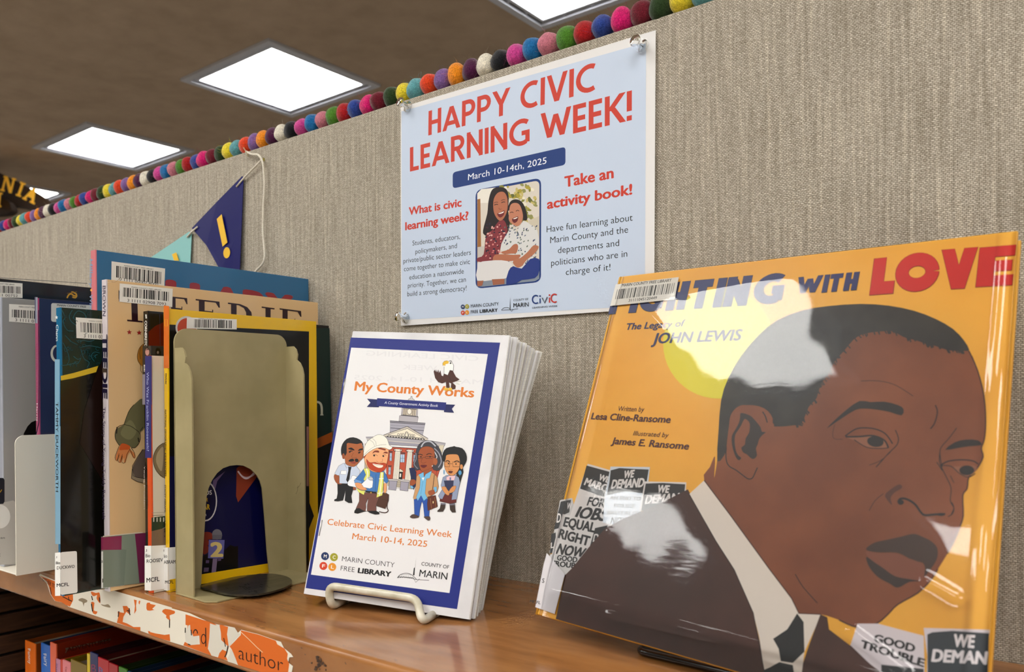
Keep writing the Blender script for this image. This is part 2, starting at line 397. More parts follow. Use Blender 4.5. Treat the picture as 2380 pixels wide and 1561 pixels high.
for p in ([(408,825),(418,845)], [(35,750),(45,757)], [(0,690),(14,697)]): sc.line(p, 5, '#3a2a20')
sc.build('scuff_mark', bc, label='grey black scuff mark worn into the front edge')
st = Print((0, -.2, SH), (0, 0, 1), .6, base=6e-5); st.crop(350, 1330, 5.95)
for p in ([(1455,740),(1500,742)], [(1510,760),(1580,768)], [(1705,755),(1740,772)], [(1930,875),(2000,885)]): st.line(p, 5, '#4a2c1a')
st.crop(700, 1330, 3.967)
for p in ([(385,670),(402,678)], [(860,805),(885,812)]): st.line(p, 4, '#5a3620')
st.build('scratch', bc)

# ---------------------------------------------------------------- garland of felt balls
FELT = dict(yellow='#e6d43a', aqua='#6aa9ae', orange='#e2521c', lavender='#8a6aa2', amber='#ef9a14', plum='#5a0f4c', white='#e8e2d2',
            black='#10141f', pink='#d04f9b', blue='#1678ae', rose='#cd8493', green='#5a8f2c', red='#b3121a', cobalt='#33519c', magenta='#d8107c',
            maroon='#7a0f2e', forest='#2f4a1e')
ORDER = ['yellow','forest','maroon','magenta','cobalt','red','green','rose','blue','pink','black','white','plum','amber','lavender','orange','aqua']
gar = thing('felt_ball_garland', 'garland of multicoloured felt balls along the top edge of the fabric panel', 'garland', (-.9, .01, TOP))
def felt(h):
    m = mat(h, .95, name='felt_'+h[1:], spec=.1)
    c = hexlin(h); nt = m.node_tree; b = nt.nodes['Principled BSDF']; b.inputs['Sheen Weight'].default_value = .35; b.inputs['Sheen Roughness'].default_value = .5
    tc = N(m, 'ShaderNodeTexCoord'); nz = N(m, 'ShaderNodeTexNoise'); nz.inputs['Scale'].default_value = 700; nz.inputs['Detail'].default_value = 3; nz.inputs['Distortion'].default_value = 1.5
    cr = N(m, 'ShaderNodeValToRGB'); cr.color_ramp.elements[0].position = .35; cr.color_ramp.elements[1].position = .7
    cr.color_ramp.elements[0].color = (c[0]*.6, c[1]*.6, c[2]*.6, 1); cr.color_ramp.elements[1].color = tuple(min(1, x*1.25+.01) for x in c[:3])+(1,)
    bp = N(m, 'ShaderNodeBump'); bp.inputs['Strength'].default_value = .5; bp.inputs['Distance'].default_value = .0006
    L = nt.links; L.new(tc.outputs['Object'], nz.inputs[0]); L.new(nz.outputs['Fac'], cr.inputs[0]); L.new(cr.outputs[0], b.inputs['Base Color'])
    L.new(nz.outputs['Fac'], bp.inputs['Height']); L.new(bp.outputs[0], b.inputs['Normal']); return m
def ball_mesh(key, seed):
    r0 = random.Random(seed); bm = bmesh.new(); bmesh.ops.create_icosphere(bm, subdivisions=4, radius=1)
    ph = [r0.uniform(0, 6) for _ in range(6)]
    for v in bm.verts:
        p = v.co; d = 1+.03*math.sin(3*p.x+ph[0])+.03*math.sin(4*p.z+ph[1])+.02*math.sin(7*p.y+ph[2])+.012*math.sin(19*p.x+11*p.z+ph[3])*math.sin(17*p.y+ph[4])
        v.co = V((p.x*d*.0101, p.y*d*.0104, p.z*d*.0104))
    for f in bm.faces: f.smooth = True
    # loose fibres standing off the felt
    for k in range(260):
        z = r0.uniform(-.5, 1); a = r0.uniform(0, 6.283); q = math.sqrt(max(0, 1-z*z)); n = V((q*math.cos(a), q*math.sin(a), z))
        p = n*.0099; tdir = n.cross(V((r0.uniform(-1, 1), r0.uniform(-1, 1), r0.uniform(-1, 1)))).normalized()
        long = r0.random() < .07; L = r0.uniform(.003, .007) if long else r0.uniform(.0008, .0022)
        w = tdir.cross(n).normalized()*.00006; c0 = r0.uniform(.3, 1.3); pts = []
        for j in range(6 if long else 4):
            t = j/(5 if long else 3); pts.append(p+n*L*t*(1 if long else .7)+tdir*L*c0*t*t)
        vv = [(bm.verts.new(x-w), bm.verts.new(x+w)) for x in pts]
        for a_, b_2 in zip(vv, vv[1:]): bm.faces.new((a_[0], a_[1], b_2[1], b_2[0]))
    me = bpy.data.meshes.new('felt_ball'); bm.to_mesh(me); bm.free(); me.materials.append(felt(FELT[key])); return me
balls = {k: ball_mesh(k, i) for i, k in enumerate(ORDER)}
rb = random.Random(3)
for i in range(-14, 76):
    k = ORDER[i % 17]; x = -.269-.01764*i+rb.uniform(-.0007, .0007)
    o = bpy.data.objects.new('felt_ball', balls[k]); COL.objects.link(o); o.parent = gar
    o.location = V((x, .0062+rb.uniform(-.0008, .0008), TOP+.0093))-gar.location
    o.rotation_euler = (rb.uniform(-.3, .3), rb.uniform(-.3, .3), rb.uniform(-1.2, 1.2)); s_ = rb.uniform(.95, 1.06); o.scale = (.98, s_, s_)
    if i < 0 or i > 16: pass
tube('string', [(-.02, .0105, TOP+.008), (-1.62, .0105, TOP+.008)], .0006, mat('#d8d2c4', .8), gar, 6)

# ---------------------------------------------------------------- bunting
bn = thing('pennant_bunting', 'string bunting with a shiny navy and a pale teal pennant, hung on the fabric panel', 'bunting', (-.9, -.004, 1.4))
cordm = noisy(mat('#e4ded0', .85, name='white_cotton_cord'), '#d2cbbb', '#ece7db', 1500, 2, .6, .0004)
def wp(x, y, d=.004): return on(x, y, 1, -d)
tube('cord', [wp(572,352,.003), wp(585,359,.0045), wp(602,359,.006), wp(611,375,.006), wp(614,410,.005), wp(615,430,.005), wp(612,480,.004), wp(611,540,.004), wp(614,570,.004), wp(616,595,.0045), wp(612,612,.005), wp(596,628,.004), wp(570,660,.003)], .0013, cordm, bn, 10, .006)
tube('cord', [wp(607,372,.0045), wp(588,392,.004), wp(568,412,.0035), wp(550,434,.004)], .0011, cordm, bn, 10, .004)
tube('cord', [wp(459,527,.004), wp(447,537,.0045), wp(435,551,.004)], .0011, cordm, bn, 10, .003)
tube('cord_fray', [wp(566,343,.003), wp(573,354,.005), wp(577,364,.004)], .0006, mat('#b9ab8c', .9), bn, 6)
box('adhesive_gum', tuple(wp(608,368,.002)), tuple(wp(615,374,0)+V((0, .0003, .0))), mat('#b7ae62', .6), bn)
def flag(pts, y, m, nm, lb):
    v = [wp(px, py, yy) for px, py, yy in pts]
    o = mesh(nm, v, [tuple(range(len(v)))], m, bn, label=lb); return solid(o, .0004, 0)
navy = mat('#0f1268', .45, 0, name='navy_foil', spec=.12)
o = flag([(563,409,.003),(566,412,.003),(562,520,.004),(557,640,.006),(512,628,.007),(480,570,.005),(446,530,.0025),(505,468,.004)], 0, navy, 'pennant', 'shiny navy blue pennant with a yellow exclamation mark')
fp = Print(wp(520,530,.0052), (-.0, -1, 0), .4, base=1.0e-3); fp.crop(0, 380, 3.719)
fp.poly([(1880,480),(1922,438),(1972,682),(1930,718)], '#e8bf22'); fp.ell(1966, 771, 29, 48, '#e8bf22', 4); fp.build('exclamation_mark', o)
o = flag([(440,538,.0024),(446,540,.0024),(441,640,.004),(390,640,.005),(330,612,.004)], 0, mat('#8fc2bf', .5, name='teal_card'), 'pennant', 'pale teal pennant with a yellow mark, mostly hidden behind the blue book')
fp = Print(wp(410,600,.0046), (0, -1, 0), .5, base=6e-4); fp.crop(0, 560, 2.975)
fp.poly([(1192,92),(1222,78),(1240,135),(1206,135)], '#e8bf22'); fp.build('exclamation_mark', o)

# ---------------------------------------------------------------- hanging sign far behind
sg = thing('hanging_sign', 'dark brown arched sign with gold capital letters, far left near the ceiling', 'sign', tuple(CAM+ray(60, 440)*4.6))
def s5(px, py, dd=0):
    return CAM+ray(px, py)*(4.6-dd)
def slab(name, pts, dd, th, m, parent):
    pts = catmull(pts, 4); n = len(pts); v = [s5(a, b, dd) for a, b in pts]+[s5(a, b, dd)+FWD*th for a, b in pts]
    tri = tessellate_polygon([[V((a, b, 0)) for a, b in pts]])
    f = [tuple(t) for t in tri]+[tuple(n+i for i in t)[::-1] for t in tri]+[(i, (i+1) % n, n+(i+1) % n, n+i) for i in range(n)]
    return mesh(name, v, f, m, parent)
slab('board', [(-190,352),(-90,366),(0,402),(50,428),(90,452),(125,478),(112,496),(70,486),(30,478),(-60,470),(-190,450)], 0, .06, mat('#3b2e26', .6, name='sign_board_brown'), sg)
slab('board', [(-190,440),(-60,452),(10,462),(26,482),(22,492),(0,498),(-80,500),(-190,500)], .05, .06, mat('#3b2e26', .6, name='sign_board_brown'), sg)
gold = mat('#ffc94a', .4, .3, 0, 'gold_letter')
def serifs(ch):
    S_ = .13
    if ch == 'I': return [[(.3,0),(.7,0),(.7,.12),(.6,.12),(.6,.88),(.7,.88),(.7,1),(.3,1),(.3,.88),(.4,.88),(.4,.12),(.3,.12)]]
    if ch == 'N': return [[(0,0),(.32,0),(.32,.12),(.24,.12),(.24,.7),(.66,0),(.86,0),(.86,.88),(.95,.88),(.95,1),(.62,1),(.62,.88),(.7,.88),(.7,.36),(.3,1),(0,1),(0,.88),(.09,.88),(.09,.12),(0,.12)]]
    if ch == 'A': return [[(0,0),(.34,0),(.34,.12),(.26,.12),(.31,.3),(.62,.3),(.68,.12),(.6,.12),(.6,0),(1,0),(1,.12),(.9,.12),(.6,1),(.38,1),(.08,.12),(0,.12)]]
for ch, cx, cy, w_, h_, rt in (('N', 20, 429, 32, 36, 14), ('I', 48, 440, 32, 34, 20), ('A', 73, 453, 32, 34, 26), ('I', -2, 464, 32, 34, 6), ('R', -20, 420, 1, 1, 0)):
    if ch == 'R': continue
    for g in serifs(ch):
        c_, s_ = math.cos(math.radians(rt)), math.sin(math.radians(rt)); pts = []
        for gx, gy in g:
            a, b = (gx-.5)*w_, -(gy-.5)*h_; pts.append((cx+a*c_-b*s_, cy+a*s_+b*c_))
        n = len(pts); v = [s5(a, b, .10) for a, b in pts]+[s5(a, b, .06) for a, b in pts]
        tri = tessellate_polygon([[V((a, b, 0)) for a, b in pts]])
        mesh('letter', v, [tuple(t) for t in tri]+[(i, (i+1) % n, n+(i+1) % n, n+i) for i in range(n)], gold, sg)

# ---------------------------------------------------------------- poster and push pins
po = thing('poster', 'pale blue printed letter-size poster with large red capitals, pinned to the fabric panel', 'poster', (-.45, -.001, 1.38))
PY = -.0022
def sheet():
    P_ = [on(931, 250, 1, PY), on(1524, 70, 1, PY), on(1520.4, 716, 1, PY), on(932, 757, 1, PY)]
    n = 14; v = []; f = []
    for j in range(n+1):
        for i in range(n+1):
            a, b = i/n, j/n; p = P_[0].lerp(P_[1], a).lerp(P_[3].lerp(P_[2], a), b)
            w = .0012*math.sin(5*a+2*b)*b*a + (.0035*a**6*b)
            p.y -= max(0, w)*0.0; v.append(p)
    for j in range(n):
        for i in range(n): k = j*(n+1)+i; f.append((k, k+n+1, k+n+2, k+1))
    o = mesh('sheet', v, f, mat('#e4e3e2', .6, name='poster_paper'), po); solid(o, .0002, 0); return o
sheet()
pp = Print((0, PY, 1.4), (0, -1, 0), .55, base=2e-4)
pp.poly([(933.5,259),(1502,99),(1499,710),(933.5,743.5)], '#c9d5e6')
RED, BLU, BK = '#cb4732', '#164484', '#15181c'
# display capitals drawn as strokes of one width, geometric sans
def cap_glyphs(w=.17):
    h = w/2
    e = (w-.17)*1.1
    G = {}
    G['H'] = (.62, [[(h,0),(h,1)], [(.62-h,0),(.62-h,1)], [(h,.5),(.62-h,.5)]])
    G['A'] = (.80, [[(.07,0),(.40,.93)], [(.73,0),(.40,.93)], [(.2,.27),(.6,.27)]])
    def bowl(x, y0, y1, r): return [(h, y1-h)]+[(x-r+(r)*math.cos(a), (y0+y1)/2+((y1-y0)/2-h)*math.sin(a)) for a in [math.pi/2-math.pi*k/10 for k in range(11)]]+[(h, y0+h)]
    G['P'] = (.60, [[(h,0),(h,1)], bowl(.52, .36, 1, .22)])
    G['R'] = (.64, [[(h,0),(h,1)], bowl(.53, .40, 1, .22), [(.30,.46),(.55,0)]])
    G['Y'] = (.72, [[(.07,1),(.36,.45)], [(.65,1),(.36,.45)], [(.36,.5),(.36,0)]])
    G['C'] = (.72, [[(.48+(.485-h)*math.cos(a), .5+(.5-h)*math.sin(a)) for a in [math.radians(62+ (298-62)*k/20) for k in range(21)]]])
    G['I'] = (.17, [[(h,0),(h,1)]])
    G['V'] = (.76, [[(.07,1),(.38,.0)], [(.69,1),(.38,.0)]])
    G['L'] = (.44+e, [[(h,1),(h,0)], [(h,h),(.44+e,h)]])
    G['E'] = (.48+e, [[(h,0),(h,1)], [(h,h),(.47+e,h)], [(h,.5),(.44+e,.5)], [(h,1-h),(.47+e,1-h)]])
    G['N'] = (.70, [[(h,0),(h,1)], [(.70-h,0),(.70-h,1)], [(h,.92),(.70-h,.08)]])
    G['G'] = (.82, [[(.49+(.495-h)*math.cos(a), .5+(.5-h)*math.sin(a)) for a in [math.radians(52+(300-52)*k/20) for k in range(21)]], [(.82-h,.10),(.82-h,.49)], [(.5,.46),(.82,.46)]])
    G['W'] = (1.12, [[(.07,1),(.32,.06)], [(.32,.06),(.56,.86)], [(.56,.86),(.80,.06)], [(.80,.06),(1.05,1)]])
    G['K'] = (.66, [[(h,0),(h,1)], [(.60,1),(.16,.47)], [(.26,.56),(.62,0)]])
    G['F'] = (.48+e, [[(h,0),(h,1)], [(h,.46),(.44+e,.46)], [(h,1-h),(.48+e,1-h)]])
    G['T'] = (.60, [[(.30,0),(.30,1)], [(0,1-h),(.60,1-h)]])
    G['O'] = (1.12, [[(.56+(.56-h)*math.cos(a), .5+(.5-h)*math.sin(a)) for a in [2*math.pi*k/28 for k in range(29)]]])
    G['!'] = (.17, [[(h,.32),(h,1)], [(h-.001,0.0),(h,.17)]])
    G[' '] = (.28, [])
    return G, w
def stroke_text(t, gap=.085, wmul=1.0):
    G, w = cap_glyphs(.17*wmul); x = 0; vs_, fs = [], []
    for ch in t:
        adv, strokes = G[ch]
        for st_ in strokes:
            n = len(st_); b = len(vs_); q = []
            for i, p in enumerate(st_):
                a, c = st_[max(i-1, 0)], st_[min(i+1, n-1)]; dx, dy = c[0]-a[0], c[1]-a[1]; L = math.hypot(dx, dy)
                q.append((-dy/L*w/2, dx/L*w/2))
            if n == 2 and abs(st_[0][0]-st_[1][0]) > .02 and abs(st_[0][1]-st_[1][1]) > .02:   # diagonals end on the horizontal
                dx, dy = st_[1][0]-st_[0][0], st_[1][1]-st_[0][1]; L = math.hypot(dx, dy); hw = w/2*L/abs(dy); q = [(hw, 0), (hw, 0)]
            zi = strokes.index(st_)
            for p, d in zip(st_, q): vs_.append(((x+p[0]+d[0])*CAPH*1.0, (p[1]+d[1])*CAPH, zi))
            for p, d in zip(st_, q): vs_.append(((x+p[0]-d[0])*CAPH*1.0, (p[1]-d[1])*CAPH, zi))
            fs += [(b+i, b+i+1, b+n+i+1, b+n+i) for i in range(n-1)]
        x += adv+gap
    return vs_, fs
pp.crop(); pp.step = 1.5e-6
pp.txt('', (995.7,315.1), (1383.5,211), (996.5,258.3), RED, wgeo=stroke_text('HAPPY CIVIC'))
pp.txt('', (953.2,398.9), (1468.8,279), (953.2,342.9), RED, wgeo=stroke_text('LEARNING WEEK!'))
pp.poly(rquad([(1052.5,400.5),(1314.6,341),(1314.6,383),(1052.5,438)], .2), BLU)
c5 = (900, 380, 3.606); pp.crop(*c5)
pp.txt('March 10-14th, 2025', (678,140), (1335,0), (680,86), '#eef2f8')
pp.txt('Take an', (1487,198), (1900,119), (1485,106), RED, .035)
pp.txt('activity book!', (1340,380), (2055,256), (1340,296), RED, .035)
pp.txt('What is civic', (182,432), (625,357), (182,365), RED, .035)
pp.txt('learning week?', (152,558), (683,468), (152,490), RED, .035)
for t, a, b in (('Students, educators,', (213,687), (612,630)), ('policymakers, and', (238,757), (585,707)), ('private/public sector leaders', (137,836), (703,764)),
                ('come together to make civic', (142,903), (695,841)), ('education a nationwide', (187,972), (643,921)), ('priority. Together, we can', (175,1042), (660,990)),
                ('build a strong democracy!', (170,1113), (667,1063))): pp.txt(t, a, b, (a[0], a[1]-43), BK, -.005)
for t, a, b in (('Have fun learning about', (1338,577), (2058,478)), ('Marin County and the', (1368,668), (2020,578)), ('departments and', (1432,752), (1945,690)),
                ('politicians who are in', (1375,858), (2013,780)), ('charge of it!', (1498,935), (1872,893))): pp.txt(t, a, b, (a[0], a[1]-56), BK, -.005)
# photo of two laughing children
pp.poly(rquad([(742,222),(1291,118),(1290,992),(742,1049)], .11, 6), BLU)
pp.poly(rquad([(756,240),(1277,140),(1276,978),(756,1034)], .09, 6), '#d9d2c6')
pp.poly([(756,250),(790,215),(1000,190),(1010,260),(960,330),(756,330)], '#e8e4da'); pp.poly([(757,300),(782,295),(790,800),(757,830)], '#a5743f')
rp = random.Random(5)
for i in range(90):
    x, y = rp.uniform(960, 1255), rp.uniform(175, 500)
    pp.ell(x, y, rp.uniform(8, 26), rp.uniform(8, 22), rp.choice(('#8b8b3c','#b3a53f','#6f7440','#c9bb7a','#e9e3cf','#9a9a62')), rp.uniform(0, 90), 8)
    pp.lv -= .5*pp.step
pp.poly([(1180,480),(1274,440),(1276,700),(1200,720)], '#cfc7b4'); pp.poly([(760,700),(830,690),(830,780),(760,790)], '#c9c3bb')
pp.poly([(756,960),(1276,900),(1276,965),(1240,985),(800,1032),(756,1030)], '#8d97a4')
HAIR, SK = '#2a1a1a', '#b87a5d'
pp.poly([(900,205),(950,198),(1000,215),(1020,280),(1015,400),(1030,480),(1010,580),(940,590),(890,640),(820,600),(805,560),(840,420),(850,320),(870,240)], HAIR, 3)
pp.poly([(760,790),(810,760),(830,600),(880,560),(940,480),(985,480),(1010,560),(985,640),(950,720),(920,800),(860,830),(760,820)], '#8c3b43', 3)
for i in range(70):
    x, y = rp.uniform(830, 990), rp.uniform(500, 800)
    pp.ell(x, y, rp.uniform(4, 9), rp.uniform(5, 12), rp.choice(('#e2b0a8','#4a2030','#d88a86','#2b2742')), rp.uniform(0, 90), 7); pp.lv -= .5*pp.step
pp.poly([(895,300),(930,245),(980,240),(1008,290),(1010,380),(985,450),(950,480),(915,450),(893,390)], SK, 4)
pp.poly([(925,420),(955,408),(985,392),(980,430),(955,452),(935,445)], '#7e2f33', 3); pp.poly([(932,418),(958,410),(980,400),(975,412),(950,422)], '#efe6df', 2)
for a in ((915,345),(975,325)): pp.line([(a[0]-16,a[1]+4),(a[0],a[1]-3),(a[0]+16,a[1]-2)], 6, '#33201f', 3); pp.line([(a[0]-18,a[1]-14),(a[0],a[1]-22),(a[0]+16,a[1]-20)], 4, '#4a2e28', 3)
pp.line([(938,372),(945,384),(960,380)], 4, '#8d543e', 3)
pp.poly([(950,720),(985,620),(1050,540),(1090,575),(1140,480),(1200,510),(1260,560),(1275,690),(1230,690),(1235,780),(1120,885),(1060,850),(1020,760)], '#d8d8d6', 2)
for i in range(110):
    x, y = rp.uniform(985, 1260), rp.uniform(520, 860)
    if y > 880-(x-985)*.35 and x > 1200: continue
    pp.ell(x, y, rp.uniform(3, 6), rp.uniform(6, 11), rp.choice(('#3b4a6b','#5a6a86','#6d7a70')), rp.uniform(0, 60), 6); pp.lv -= .5*pp.step
pp.poly([(1010,400),(1030,325),(1075,300),(1130,320),(1165,390),(1175,470),(1140,470),(1110,400),(1060,370)], HAIR, 3)
pp.poly([(1022,430),(1035,350),(1075,330),(1115,350),(1140,430),(1130,490),(1095,525),(1055,510),(1025,480)], '#c48a6f', 4)
pp.poly([(1050,465),(1075,450),(1100,445),(1095,480),(1072,498),(1055,488)], '#6e2428', 3); pp.poly([(1058,463),(1080,453),(1096,449),(1090,458),(1070,466)], '#efe6df', 2)
for a in ((1047,412),(1095,398)): pp.line([(a[0]-14,a[1]+2),(a[0],a[1]-6),(a[0]+14,a[1])], 5, '#33201f', 3)
pp.poly([(900,770),(960,760),(1060,765),(1120,765),(1100,800),(1060,815),(950,820),(890,820)], SK, 3)
pp.poly([(960,740),(1020,720),(1060,680),(1090,675),(1100,700),(1085,750),(1040,755),(980,758)], SK, 3)
pp.poly([(1230,685),(1272,700),(1230,760),(1170,810),(1130,860),(1090,870),(1055,830),(1080,800),(1120,790),(1180,740)], '#b97f62', 3)
pp.poly([(770,830),(850,815),(960,810),(1040,830),(1050,880),(1000,960),(900,975),(757,980),(757,880)], '#dcdad9', 2)
pp.poly([(1020,900),(1060,860),(1130,880),(1200,800),(1275,800),(1277,900),(1240,960),(1130,975),(1090,1000),(1000,1010)], '#27418a', 2)
pp.poly([(757,985),(810,980),(800,1020),(770,1030),(757,1020)], '#a86f55'); pp.poly([(880,970),(985,965),(985,1008),(890,1018)], '#a86f55')
# logos
for cx, cy, c, t in ((636,1200,'#27436f','M'), (672,1197,'#a7a03c','C'), (637,1250,'#c54c33','F'), (672,1247,'#dd9a36','L')):
    pp.ell(cx, cy, 17, 19, c); pp.txt(t, (cx-6, cy+8), (cx+6, cy+7), (cx-6, cy-8), '#f2efe8')
pp.txt('MARIN COUNTY', (703,1207), (937,1188), (703,1179), BK); pp.txt('FREE', (703,1256), (765,1251), (703,1228), BK)
pp.txt('LIBRARY', (778,1250), (928,1240), (778,1222), BK, .03)
pp.poly([(1033,1118),(1036,1210),(1034,1225),(1030,1210)], BK); pp.line([(960,1226),(985,1207),(1020,1208),(1032,1222)], 3, BK, 4); pp.line([(960,1228),(1032,1223),(1100,1216)], 3, BK); pp.line([(1030,1222),(1046,1238),(1058,1220)], 3, BK)
pp.txt('COUNTY OF', (1060,1154), (1185,1143), (1060,1136), BK); pp.txt('MARIN', (1060,1205), (1188,1197), (1060,1168), BK, .01)
def arcp(cx, cy, rx, ry, a0, a1, n=16): return [(cx+rx*math.cos(math.radians(a0+(a1-a0)*k/n)), cy+ry*math.sin(math.radians(a0+(a1-a0)*k/n))) for k in range(n+1)]
pp.line(arcp(1248,1138,28,33,-50,-310), 11, BLU); pp.line([(1284,1130),(1284,1170)], 10, BLU); pp.ell(1284, 1110, 7, 7, BLU)
pp.line([(1303,1125),(1322,1168),(1345,1118)], 11, '#5d6672'); pp.line([(1363,1122),(1363,1165)], 10, '#c0392f'); pp.ell(1363, 1102, 7, 7, '#c0392f'); pp.line(arcp(1405,1128,28,34,-50,-310), 11, '#c0392f')
pp.txt('LEARNING WEEK', (1218,1214), (1432,1198), (1218,1200), '#4b5562', .01)
pp.build('poster_print', po)
clear = bpy.data.materials.new('clear_acrylic'); clear.use_nodes = True
b_ = clear.node_tree.nodes['Principled BSDF']; b_.inputs['Transmission Weight'].default_value = 1; b_.inputs['Roughness'].default_value = .03; b_.inputs['IOR'].default_value = 1.3
b_.inputs['Base Color'].default_value = (.97, .98, .97, 1)
PINP = [(0.0, 0), (.0052, 0), (.0056, .0008), (.0052, .0020), (.0030, .0032), (.0024, .0045), (.0024, .0078), (.0030, .0092), (.0046, .0100), (.0048, .0108), (.0040, .0118), (0, .0121)]
def pin(px, py, lb, tx=0, tz=0):
    p0 = on(px, py, 1, PY-.0003); t = thing('push_pin', lb, 'push pin', tuple(p0), group='clear push pins on the poster')
    ax = V((tx, -1, tz)).normalized(); s = ax.cross(V((0, 0, 1))).normalized(); u = s.cross(ax); n = 24; v, f = [], []
    for r, h in PINP:
        for k in range(n):
            a = 2*math.pi*k/n; v.append(p0+ax*h+(s*math.cos(a)+u*math.sin(a))*max(r, 1e-5))
    for i in range(len(PINP)-1):
        for k in range(n): k2 = (k+1) % n; f.append((i*n+k, i*n+k2, (i+1)*n+k2, (i+1)*n+k))
    mesh('pin_head', v, f, clear, t, smooth=True)
    tube('needle', [p0-ax*.006, p0+ax*.004], .0005, mat('#b9bcc0', .25, 0, 1, 'steel'), t, 8)
pin(1494, 108, 'clear plastic push pin in the top right corner of the poster', -.1, .12)
pin(949, 249, 'clear plastic push pin in the top left corner of the poster', -.1, .25)
pin(944, 738, 'clear plastic push pin in the bottom left corner of the poster', -.1, .05)

# ---------------------------------------------------------------- upper shelf books (spines to the aisle, covers facing right)
PAPER = noisy(mat('#d9d0bd', .85, name='page_edges'), '#cfc5b0', '#e6dfcf', 900, 1, .3, .0003, (1, 1, .02))
NX, NY = V((1, 0, 0)), V((0, -1, 0))
def book(nm, label, x, t, front, top, w, col, spine=None, z0=SH, cat='book', rough=.22, coat=.4, group='books on the top shelf', hard=False):
    """x: plane of the cover facing right; t: thickness; front: (px,py) on the cover's front edge; top: (px,py) on its top edge"""
    yf = on(*front, 0, x)[1]; z1 = on(*top, 0, x)[2]
    T = thing(nm, label, cat, (x-t/2, yf+w/2, z0), group)
    c = mat(col, rough, coat); s = mat(spine or col, rough, coat); e = .0012 if hard else .0005; lip = .0025 if hard else 0
    box('cover', (x-e, yf+.001, z0), (x, yf+w, z1), c, T, bevel=e*.4)
    box('back_cover', (x-t, yf+.001, z0), (x-t+e, yf+w, z1), c, T, bevel=e*.4)
    # rounded spine
    n = 8; R = .0008; pr = [(x-t, yf+.0012)]
    pr += [(x-t+R-R*math.cos(a), yf+R-R*math.sin(a)) for a in [math.pi/2*k/n for k in range(n+1)]]
    pr += [(x-R+R*math.sin(a), yf+R-R*math.cos(a)) for a in [math.pi/2*k/n for k in range(n+1)]] + [(x, yf+.0012), (x-e, yf+R+.001), (x-t+e, yf+R+.001)]
    m = len(pr); v = [(a, b, z0) for a, b in pr]+[(a, b, z1) for a, b in pr]
    f = [(i, (i+1) % m, m+(i+1) % m, m+i) for i in range(m)]
    tri = tessellate_polygon([[V((a, b, 0)) for a, b in pr]]); f += [tuple(q) for q in tri]+[tuple(m+i for i in q) for q in tri]
    mesh('spine', v, f, s, T)
    box('page_block', (x-t+e+.0001, yf+R+.0012, z0+lip+.0003), (x-e-.0001, yf+w-.001-lip, z1-lip-.0006), PAPER, T)
    T['_yf'] = yf; T['_x'] = x
    return T, yf
def sprint(x, rough=.3, coat=.3, base=1.2e-4): return Print((x, 0, 1.1), (1, 0, 0), rough, coat, base=base)
def barcode(T, x, crop, q, num=None, seed=1, head='MARIN COUNTY FREE LIBRARY', numpts=None, headpts=None, base=4e-4, bars=None, n=34):
    p = sprint(x, .45, 0, base); p.crop(*crop); p.poly(q, '#f0eee8')
    TL, TR, BR, BL = [V((a, b)) for a, b in q]
    def uv(u, v_): a = TL.lerp(TR, u); b = BL.lerp(BR, u); c = a.lerp(b, v_); return (c.x, c.y)
    p.txt(head, uv(.24, .17) if not headpts else headpts[0], uv(.8, .17) if not headpts else headpts[1], uv(.24, .07) if not headpts else headpts[2], '#2a2a2a', .004)
    b = bars or (.08, .95, .24, .72)
    p.bars([uv(b[0], b[2]), uv(b[1], b[2]), uv(b[1], b[3]), uv(b[0], b[3])], n, seed=seed)
    if num: a = numpts or (.15, .88, .95, .78); p.txt(num, uv(a[0], a[2]), uv(a[1], a[2]), uv(a[0], a[3]), '#1f1f1f')
    return p.build('barcode_label', T)
def spine_plane(p, yf, base=1.5e-4): p.plane((0, yf, 1.1), (0, -1, 0), base)
def call_label(T, x, yf, quad_cover, quad_spine, lines, crop=(0, 0, 1)):
    p = sprint(x, .4, .1, 3.5e-4); p.crop(*crop)
    if quad_cover: p.poly(quad_cover, '#f4f3ef')
    spine_plane(p, yf, 3.5e-4); p.poly(quad_spine, '#f4f3ef')
    for t, a, b, c, bold, onc in lines:
        if onc: p.plane((x, 0, 1.1), (1, 0, 0), 5e-4)
        else: spine_plane(p, yf, 5e-4)
        p.txt(t, a, b, c, '#1c1c1e', bold)
    return p.build('spine_label', T)
K1 = (0, 640, 4.108)      # crop frames used while measuring
K2 = (0, 990, 4.004); K3 = (230, 640, 5.205); K4 = (230, 940, 5.205); K6 = (380, 1060, 4.335); KA = (0, 560, 2.975); KB = (0, 1000, 2.7825); KC = (0, 1300, 5.95)

# navy book with curled yellow lettering, far left at the back
X = -.895; T, yf = book('picture_book', 'black navy picture book with a yellow scrawl, farthest back at the left end', X, .009, (-60, 640), (0, 647), .24, '#1b2029', '#1b2029', z0=SH+.0018, hard=True)
p = sprint(X); p.crop(*K1)
p.line([(640,215),(655,185),(680,175),(700,190),(720,195),(730,180),(700,160),(680,160)], 14, '#d6a93c', 3); p.line([(690,205),(720,212),(735,190)], 12, '#d6a93c', 3); p.line([(640,170),(735,155)], 5, '#8c7030'); p.line([(0,22),(834,76)], 5, '#6d7276')
p.build('cover_print', T)
barcode(T, X, K1, [(-160,50),(213,75),(213,215),(-160,200)], '3 1111 00752', 2)
